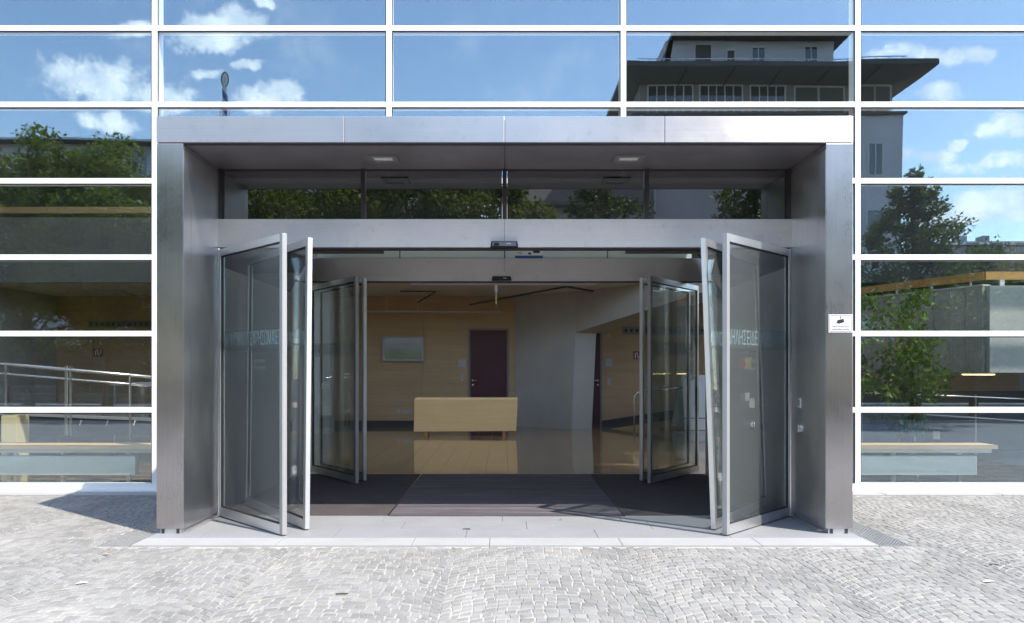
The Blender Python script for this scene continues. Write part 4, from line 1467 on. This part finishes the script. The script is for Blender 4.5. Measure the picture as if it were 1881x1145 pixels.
# ------------------------------------------------------------------ plants and trees
def leaf_cloud(centres, radii, n, size, seed, droop=0.3, flat=0.6, aspect=2.0):
    r = np.random.default_rng(seed)
    k = len(centres)
    idx = r.integers(0, k, n)
    c = np.array(centres)[idx]
    rad = np.array(radii)[idx]
    dirs = r.normal(size=(n, 3))
    dirs /= np.linalg.norm(dirs, axis=1)[:, None]
    rr = r.random(n) ** 0.45
    P = c + dirs * rr[:, None] * rad[:, None] * np.array([1, 1, .75])
    ax = r.normal(size=(n, 3)) + np.array([0, 0, -droop])
    ax /= np.linalg.norm(ax, axis=1)[:, None]
    nn = r.normal(size=(n, 3)) + np.array([0, 0, flat * 1.5])
    sd = np.cross(ax, nn)
    sd /= np.linalg.norm(sd, axis=1)[:, None] + 1e-9
    s = size * r.uniform(.6, 1.3, n)
    L = ax * s[:, None]
    Wd = sd * (s / aspect)[:, None]
    nrm = np.cross(L, Wd)
    nrm /= np.linalg.norm(nrm, axis=1)[:, None] + 1e-9
    fold = nrm * (s * .12)[:, None]
    V = np.stack([P, P + L * .5 + Wd * .5 + fold, P + L, P + L * .5 - Wd * .5 + fold], axis=1).reshape(-1, 3)
    return V


def leaf_mesh(name, V, mat):
    n = len(V) // 4
    me = bpy.data.meshes.new(name)
    me.vertices.add(len(V))
    me.vertices.foreach_set('co', V.astype(np.float32).ravel())
    me.loops.add(len(V))
    me.loops.foreach_set('vertex_index', np.arange(len(V), dtype=np.int32))
    me.polygons.add(n)
    me.polygons.foreach_set('loop_start', np.arange(0, len(V), 4, dtype=np.int32))
    me.polygons.foreach_set('loop_total', np.full(n, 4, dtype=np.int32))
    me.materials.append(mat)
    me.update()
    me.validate()
    return me


def tree(label, loc, h, rx, z_low, n, size, mat, seed, group, cone=False, nclump=100, cat='tree'):
    r = random.Random(seed)
    t = thing('tree', label, cat, loc, group)
    cz = (h + z_low) / 2
    rz = (h - z_low) / 2
    cs, rd = [], []
    for i in range(nclump):
        while True:
            q = Vector((r.uniform(-1, 1), r.uniform(-1, 1), r.uniform(-1, 1)))
            if q.length < 1 and q.length > .35:
                break
        wfac = 1.0
        if cone:
            wfac = max(.12, 1.0 - (q.z * .5 + .5) ** 1.2 * .9)
        c = (q.x * rx * wfac, q.y * rx * wfac, cz + q.z * (rz - .35))
        cs.append(c)
        rd.append(r.uniform(.55, 1.1) * (rx / 3.2) * (max(.4, wfac) if cone else 1.0))
    V = leaf_cloud(cs, rd, n, size, seed)
    me = leaf_mesh('crown', V, mat)
    ob = bpy.data.objects.new('crown', me)
    ob.parent = t
    COL.objects.link(ob)
    tb = MB()
    o0 = Vector(loc)
    base_r = .09 + h * .012
    tb.tube([o0, o0 + Vector((.05, .03, h * .3)), o0 + Vector((-.05, .05, h * .6)), o0 + Vector((0, 0, h * .9))], base_r, 9, .03)
    for c in cs[::3]:
        s = o0 + Vector((0, 0, max(z_low * .9, c[2] - rz * .6)))
        e = o0 + Vector(c)
        tb.tube([s, s.lerp(e, .5) + Vector((0, 0, .15)), e], .05, 5, .012)
    tb.build('trunk', bark, t)
    return t


G1 = 'street trees reflected in the glass'
tree('bushy lime tree mirrored at the left edge of the glass', (-17.6, -18.0, 0), 10.6, 3.3, 2.2, 38250, .19, leaf_green, 1, G1)
tree('rounded lime tree mirrored beside the left edge tree', (-14.4, -17.4, 0), 9.9, 2.9, 2.0, 35700, .19, leaf_green, 2, G1)
tree('lime tree mirrored next to the left portal post', (-11.5, -18.6, 0), 9.6, 2.7, 2.0, 33150, .19, leaf_green, 3, G1)
tree('lime tree mirrored in the left transom pane', (-8.0, -18.2, 0), 9.6, 2.7, 2.0, 33150, .19, leaf_green, 4, G1)
tree('lime tree mirrored at the second transom pane', (-4.3, -18.0, 0), 9.2, 2.7, 2.0, 33150, .19, leaf_green, 5, G1)
tree('lime tree mirrored left of the centre transom bar', (-0.9, -18.6, 0), 9.0, 2.5, 2.0, 30600, .19, leaf_green, 6, G1)
tree('small dark tree mirrored in the third transom pane', (3.1, -16.6, 0), 8.2, 1.35, 2.2, 7000, .17, leaf_dark, 7, G1)
tree('dark tree mirrored in the right transom pane', (7.5, -16.0, 0), 8.3, 1.35, 2.4, 7000, .17, leaf_dark, 8, G1)
tree('pointed dark tree mirrored in the right glass', (13.1, -14.2, 0), 8.3, 3.5, 1.8, 13000, .16, leaf_dark, 9, G1, cone=True)
tree('low dark tree mirrored behind the pointed tree', (17.0, -17.5, 0), 6.6, 3.0, 1.5, 9000, .2, leaf_dark, 10, G1)
tree('low dark tree mirrored at the right edge of the glass', (22.0, -19.0, 0), 6.2, 3.0, 1.5, 9000, .2, leaf_dark, 12, G1)
tree('broad lime tree outside the left edge', (-21.5, -18.8, 0), 10.2, 3.2, 2.2, 10000, .22, leaf_green, 13, G1)
hedge = thing('hedge', 'dense dark hedge along the far pavement', 'hedge', (0, -29, 0))
r_ = random.Random(5)
cs = [(-34 + i * .62, -29 + r_.uniform(-.4, .4), r_.uniform(.6, 3.2)) for i in range(120)]
V = leaf_cloud(cs, [r_.uniform(.7, 1.1) for _ in cs], 26000, .22, 77)
V = V - np.array([0, -29, 0])
ob = bpy.data.objects.new('foliage', leaf_mesh('foliage', V, leaf_dark))
ob.parent = hedge
COL.objects.link(ob)
MB().box(-34.5, 41, -29.3, -28.7, 0.0, 3.0).build('stems', bark, hedge)

# indoor fig tree behind the right glass
fig = thing('indoor_fig_tree', 'leafy indoor fig tree with glossy leaves behind the right glass', 'plant', (6.2, 1.7, 0))
r_ = random.Random(9)
cs, rd = [], []
for i in range(46):
    xx = r_.uniform(5.35, 6.75)
    zz = r_.uniform(1.3, 2.75)
    if xx > 6.4 and zz > 2.5:
        continue
    cs.append((xx, 1.6 + r_.uniform(-.45, .45), zz))
    rd.append(r_.uniform(.16, .3))
for (xx, zz) in ((6.2, 1.15), (6.3, .95), (6.0, 1.2), (6.5, 1.2), (6.1, .8), (5.7, 1.0), (6.35, .75)):
    cs.append((xx, 1.5, zz))
    rd.append(.17)
V = leaf_cloud(cs, rd, 2100, .115, 31, droop=.9, flat=.3, aspect=2.1) - np.array([6.2, 1.7, 0])
ob = bpy.data.objects.new('foliage', leaf_mesh('foliage', V, leaf_ficus))
ob.parent = fig
COL.objects.link(ob)
m = MB()
m.tube([(6.1, 1.7, .35), (6.12, 1.68, 1.2), (6.05, 1.65, 2.3)], .035, 8, .015)
for c in cs[::2]:
    m.tube([(6.1, 1.68, max(.5, c[2] - .5)), c], .012, 5, .004)
m.build('trunk', paint('pale_bark', (0.3, 0.2, 0.1), 0.8, 0.2), fig)
MB().tube([(6.1, 1.7, 0), (6.1, 1.7, .36)], .17, 16, .22).build('pot', dark_metal, fig)

# ------------------------------------------------------------------ houses opposite (seen in the glass)
def mp(x, y, d):
    """point on the far side of the street whose mirror image falls on photo pixel x, y; d = mirrored distance"""
    q = px(x, y, d)
    return Vector((q.x, -q.y, q.z))


def window(par, x0, x1, z0, z1, yw, panes=2, mat=win_dark, fr=win_frame, louvre=False):
    w_ = MB()
    t_ = .09
    yf, yb = yw + .05, yw - .01
    w_.box(x0 - t_, x0, yb, yf, z0 - t_, z1 + t_).box(x1, x1 + t_, yb, yf, z0 - t_, z1 + t_)
    w_.box(x0, x1, yb, yf, z0 - t_, z0).box(x0, x1, yb, yf, z1, z1 + t_)
    for i in range(1, panes):
        xx = x0 + (x1 - x0) * i / panes
        w_.box(xx - .035, xx + .035, yb, yf - .01, z0, z1)
    f = w_.build('window', fr, par)
    if louvre:
        l = MB()
        z = z0 + .03
        while z < z1 - .05:
            l.box(x0, x1, yw + .005, yw + .04, z, z + .06)
            z += .11
        l.build('louvre', shutter, f)
    box('pane', shutter if louvre else mat, f, x0, x1, yw - .005, yw + .004, z0, z1)
    return f


# villa on the right with flared eaves
D = 45.0
yw = -(D - CAM_D)
bl = thing('flared_roof_house', 'tall lilac grey house with wide flared eaves mirrored at upper right', 'building', (15, yw, 0))
L = lambda x: (x - 927) / F * D
Zq = lambda y: EYE + (682 - y) / F * D
box('lower_wall', plaster, bl, L(1168), L(1657), yw - 16, yw, 0, Zq(212))
box('upper_wall', eave_mat, bl, L(1180), L(1645), yw - 15.5, yw - .6, Zq(212), Zq(148))
box('string_course', roof_dark, bl, L(1160), L(1661), yw - 16, yw + .25, Zq(214), Zq(210))
ex0, ex1 = mp(1150, 110, 43.2), mp(1700, 116, 43.2)
ez = ex0.z
e_b = Vector((ex0.x, yw - 17, ez))
m = MB()
inn = [(L(1178), yw - .6, Zq(148)), (L(1647), yw - .6, Zq(148)), (L(1647), yw - 16, Zq(148)), (L(1178), yw - 16, Zq(148))]
outr = [(ex0.x, ex0.y, ez - .28), (ex1.x + .7, ex0.y, ez - .3), (ex1.x + .7, yw - 18, ez - .28), (ex0.x, yw - 18, ez - .28)]
m.add(inn + outr, [(0, 1, 5, 4), (1, 2, 6, 5), (2, 3, 7, 6), (3, 0, 4, 7)])
m.build('eaves_soffit', eave_mat, bl)
box('roof', roof_dark, bl, ex0.x, ex1.x + .7, yw - 18, ex0.y, ez - .28, ez)
for i in range(5):
    xx = L(1250 + i * 85)
    MB().prism([(xx - .04, yw - .55, Zq(148) - .02), (xx + .04, yw - .55, Zq(148) - .02), (xx + .04, ex0.y - .1, ez - .33), (xx - .04, ex0.y - .1, ez - .33)], (0, 0, -.06)).build('eaves_rib', roof_dark, bl)
rg_ = MB()
rg_.tube([(ex0.x + .8, ex0.y - .4, ez + .28), (ex1.x - 1.0, ex0.y - .4, ez + .28)], .03, 5)
q = ex0.x + .8
while q < ex1.x - 1.0:
    rg_.tube([(q, ex0.y - .4, ez), (q, ex0.y - .4, ez + .28)], .025, 4)
    q += .75
rg_.build('snow_guard', chrome, bl)
for (a_, b_, n) in ((1197, 1276, 5), (1292, 1368, 5), (1386, 1450, 4)):
    window(bl, L(a_), L(b_), Zq(203), Zq(151), yw - .6, n)
for (a_, b_) in ((1470, 1510), (1514, 1560), (1580, 1612), (1614, 1640)):
    window(bl, L(a_), L(b_), Zq(203), Zq(153), yw - .6, 1, louvre=True)
for (a_, b_, c_, d_, n) in ((1594, 1619, 324, 268, 2), (1594, 1616, 357, 300 + 34, 2), (1594, 1622, 480, 384, 1), (1480, 1505, 324, 268, 2), (1300, 1325, 480, 392, 2), (1480, 1505, 480, 392, 2)):
    if c_ == 357:
        continue
    window(bl, L(a_), L(b_), Zq(c_), Zq(d_), yw, n)
pw = yw - 3.0
DP = -pw + CAM_D
LP = lambda x: (x - 927) / F * DP
ZP = lambda y: EYE + (682 - y) / F * DP
box('penthouse_wall', plaster, bl, LP(1225), LP(1533), pw - 9, pw, ez + .001, ZP(74))
box('penthouse_roof', roof_dark, bl, LP(1232), LP(1552), pw - 10, pw + 1.1, ZP(74) + .001, ZP(66))
m = MB()
m.prism([(LP(1200), pw, ez + .002), (LP(1224), pw, ez + .002), (LP(1238), pw, ZP(74)), (LP(1232), pw, ZP(70))], (0, -9, 0))
m.build('penthouse_slope', roof_dark, bl, fixn=True)
window(bl, LP(1278), LP(1307), ez + .3, ZP(82), pw, 1, louvre=True)
window(bl, LP(1336), LP(1349), ez + .8, ZP(92), pw, 1, louvre=True)
window(bl, LP(1384), LP(1406), ez + .3, ZP(86), pw, 2)
window(bl, LP(1481), LP(1503), ez + .3, ZP(84), pw, 2)
MB().tube([(L(1180), yw + .12, 0), (L(1180), yw + .12, Zq(214))], .09, 8).build('downpipe', win_frame, bl)

# long house on the left
D2 = 46.0
y2 = -(D2 - CAM_D)
L2 = lambda x: (x - 927) / F * D2
Z2 = lambda y: EYE + (682 - y) / F * D2
b2 = thing('long_house', 'long grey house with dark flat pitched roof mirrored behind the left trees', 'building', (-17, y2, 0))
box('wall', plaster, b2, -36, -3.5, y2 - 12, y2, 0, Z2(268))
m = MB().prism([(-37, y2 + .9, Z2(268)), (-37, y2 + .9, Z2(264)), (-37, y2 - 5, Z2(248)), (-37, y2 - 12, Z2(262)), (-37, y2 - 12, Z2(268))], (34.2, 0, 0))
m.build('roof', roof_dark, b2, fixn=True)
box('gutter', win_frame, b2, -37, -2.8, y2 + .9, y2 + 1.02, Z2(268), Z2(264.5))
box('dormer', roof_dark, b2, L2(70), L2(170), y2 - 4, y2 - 1, Z2(264), Z2(246))
for xx in (252, 270):
    MB().tube([(L2(xx), y2 - 2, Z2(262)), (L2(xx), y2 - 2, Z2(246))], .16, 8).build('flue', win_frame, b2)
for i in range(9):
    x0 = L2(232) - 9 + i * 3.1
    for zz in (Z2(322), Z2(322) - 3.6, Z2(322) - 7.2):
        window(b2, x0, x0 + .95, zz, zz + 1.5, y2, 2)
# low house in the middle
b3 = thing('low_tiled_house', 'low pale house with grey tiled roof mirrored in the transom', 'building', (4, -33, 0))
box('wall', plaster_light, b3, 1.0, 7.5, -43, -34, 0, 10.4)
m = MB().prism([(0.5, -33.2, 10.3), (0.5, -33.2, 10.5), (0.5, -38, 14.2), (0.5, -43, 10.5), (0.5, -43, 10.3)], (7.3, 0, 0))
m.build('roof', roof_tile, b3, fixn=True)
for xx in (2.0, 4.5):
    window(b3, xx, xx + 1.0, 4.6, 6.2, -34, 2)
# far houses at right
D4 = 72.0
y4 = -(D4 - CAM_D)
L4 = lambda x: (x - 927) / F * D4
Z4 = lambda y: EYE + (682 - y) / F * D4
b4 = thing('gabled_house', 'pale house with brown roof and two chimneys mirrored at the right edge', 'building', (45, y4, 0))
box('wall', plaster_light, b4, L4(1752), L4(1990), y4 - 10, y4, 0, Z4(448))
m = MB().prism([(L4(1745), y4 + .6, Z4(449)), (L4(1745), y4 - 5, Z4(424)), (L4(1745), y4 - 10.6, Z4(449))], (L4(2000) - L4(1745), 0, 0))
m.build('roof', roof_tile, b4, fixn=True)
for a_, b_ in ((1811, 1826), (1858, 1872)):
    box('chimney', plaster, b4, L4(a_), L4(b_), y4 - 5.5, y4 - 4.2, Z4(440), Z4(416))
for i in range(5):
    x0 = L4(1775) + i * 2.4
    window(b4, x0, x0 + 1.1, Z4(466), Z4(466) + 1.1, y4, 2)

# maypole with wreath
D5 = 60.0
mpole = thing('maypole', 'blue and white striped maypole with wreath mirrored at upper left', 'maypole', (mp(412, 682, D5).x, -(D5 - CAM_D), 0))


def stripe_mat():
    m, t, o = base('blue_white_stripe')
    P = pos(t)
    sp = t.node('ShaderNodeSeparateXYZ')
    t.put(sp.inputs[0], P)
    k = t.math('ADD', t.math('MULTIPLY', sp.outputs[2], 0.8), t.math('MULTIPLY', sp.outputs[0], 1.2))
    k = t.math('GREATER_THAN', t.math('FRACT', k), 0.5)
    principled(t, o, Base_Color=t.mix(k, (0.04, 0.09, 0.3, 1), (0.6, 0.6, 0.62, 1)), Roughness=0.5)
    return m


pb = mp(412, 682, D5)
ptop = mp(412, 157, D5)
MB().tube([(pb.x, pb.y, 0), (pb.x, pb.y, ptop.z)], .26, 12, .2).build('pole', stripe_mat(), mpole)
wc = mp(412.5, 142, D5)
ring = []
for i in range(25):
    a = i * 2 * math.pi / 24
    ring.append((wc.x + math.cos(a) * .30, wc.y + math.cos(a) * .1, wc.z + math.sin(a) * .55))
m = MB().tube(ring, .06, 6)
m.build('wreath', paint('wreath_green', (0.2, 0.24, 0.12), 0.8, 0.2, 8), mpole)
m = MB()
for i in range(8):
    a = i * math.pi / 8
    m.tube([(wc.x + math.cos(a) * .30, wc.y + math.cos(a) * .1, wc.z + math.sin(a) * .55), (wc.x - math.cos(a) * .30, wc.y - math.cos(a) * .1, wc.z - math.sin(a) * .55)], .035, 4)
m.build('spokes', win_frame, mpole)
MB().tube([(pb.x, pb.y, ptop.z - .01), (pb.x, pb.y, wc.z - .5)], .06, 6).build('spike', win_frame, mpole)
for sx in (-1, 1):
    MB().tube([(pb.x + sx * .22, pb.y, ptop.z - 1.0), (pb.x + sx * 1.1, pb.y, ptop.z - 9)], .025, 4).build('guy_wire', dark_metal, mpole)

# litter on the paving
for (xx, yy, ln, an, lab) in ((628, 1093, .06, .05, 'dark twig lying on the setts near the bottom left'), (857, 975, .05, .0, 'small dark twig lying on the platform at the centre'),
                              (1030, 958, .03, .3, 'tiny dark leaf on the platform right of the centre'), (195, 1020, .05, .2, 'ochre leaf on the setts in front of the left grating'),
                              (1826, 1039, .05, .0, 'brown twig on the setts at the right edge'), (150, 1073, .06, .4, 'pale scrap of paper on the setts at lower left'), (1816, 1070, .07, .1, 'white scrap of paper on the setts at lower right')):
    d = EYE * F / (yy - 682)
    ln *= .75
    p = px(xx, yy, d)
    z = .013 if abs(p.x) < 3.4 and p.y > -3.19 else .004
    c, s = math.cos(an) * ln, math.sin(an) * ln
    pale = 'pale' in lab or 'white' in lab
    mt = sign_white if pale else (rail_wood if 'ochre' in lab else bark)
    m = MB()
    if pale or 'leaf' in lab:
        m.add([(p.x - c, p.y - s, z), (p.x, p.y - ln * .5, z + .012), (p.x + c, p.y + s, z + .004), (p.x, p.y + ln * .5, z + .01), (p.x, p.y, z + .016)], [(0, 1, 4), (1, 2, 4), (2, 3, 4), (3, 0, 4)])
    else:
        m.tube([(p.x - c, p.y - s, z + .004), (p.x, p.y + .004, z + .006), (p.x + c, p.y + s, z + .004)], .005, 5)
    ob = m.build('paper_scrap' if pale else ('fallen_leaf' if 'leaf' in lab else 'twig'), mt, None, at=(p.x, p.y, 0))
    tag(ob, lab, 'litter', 'litter on the ground')
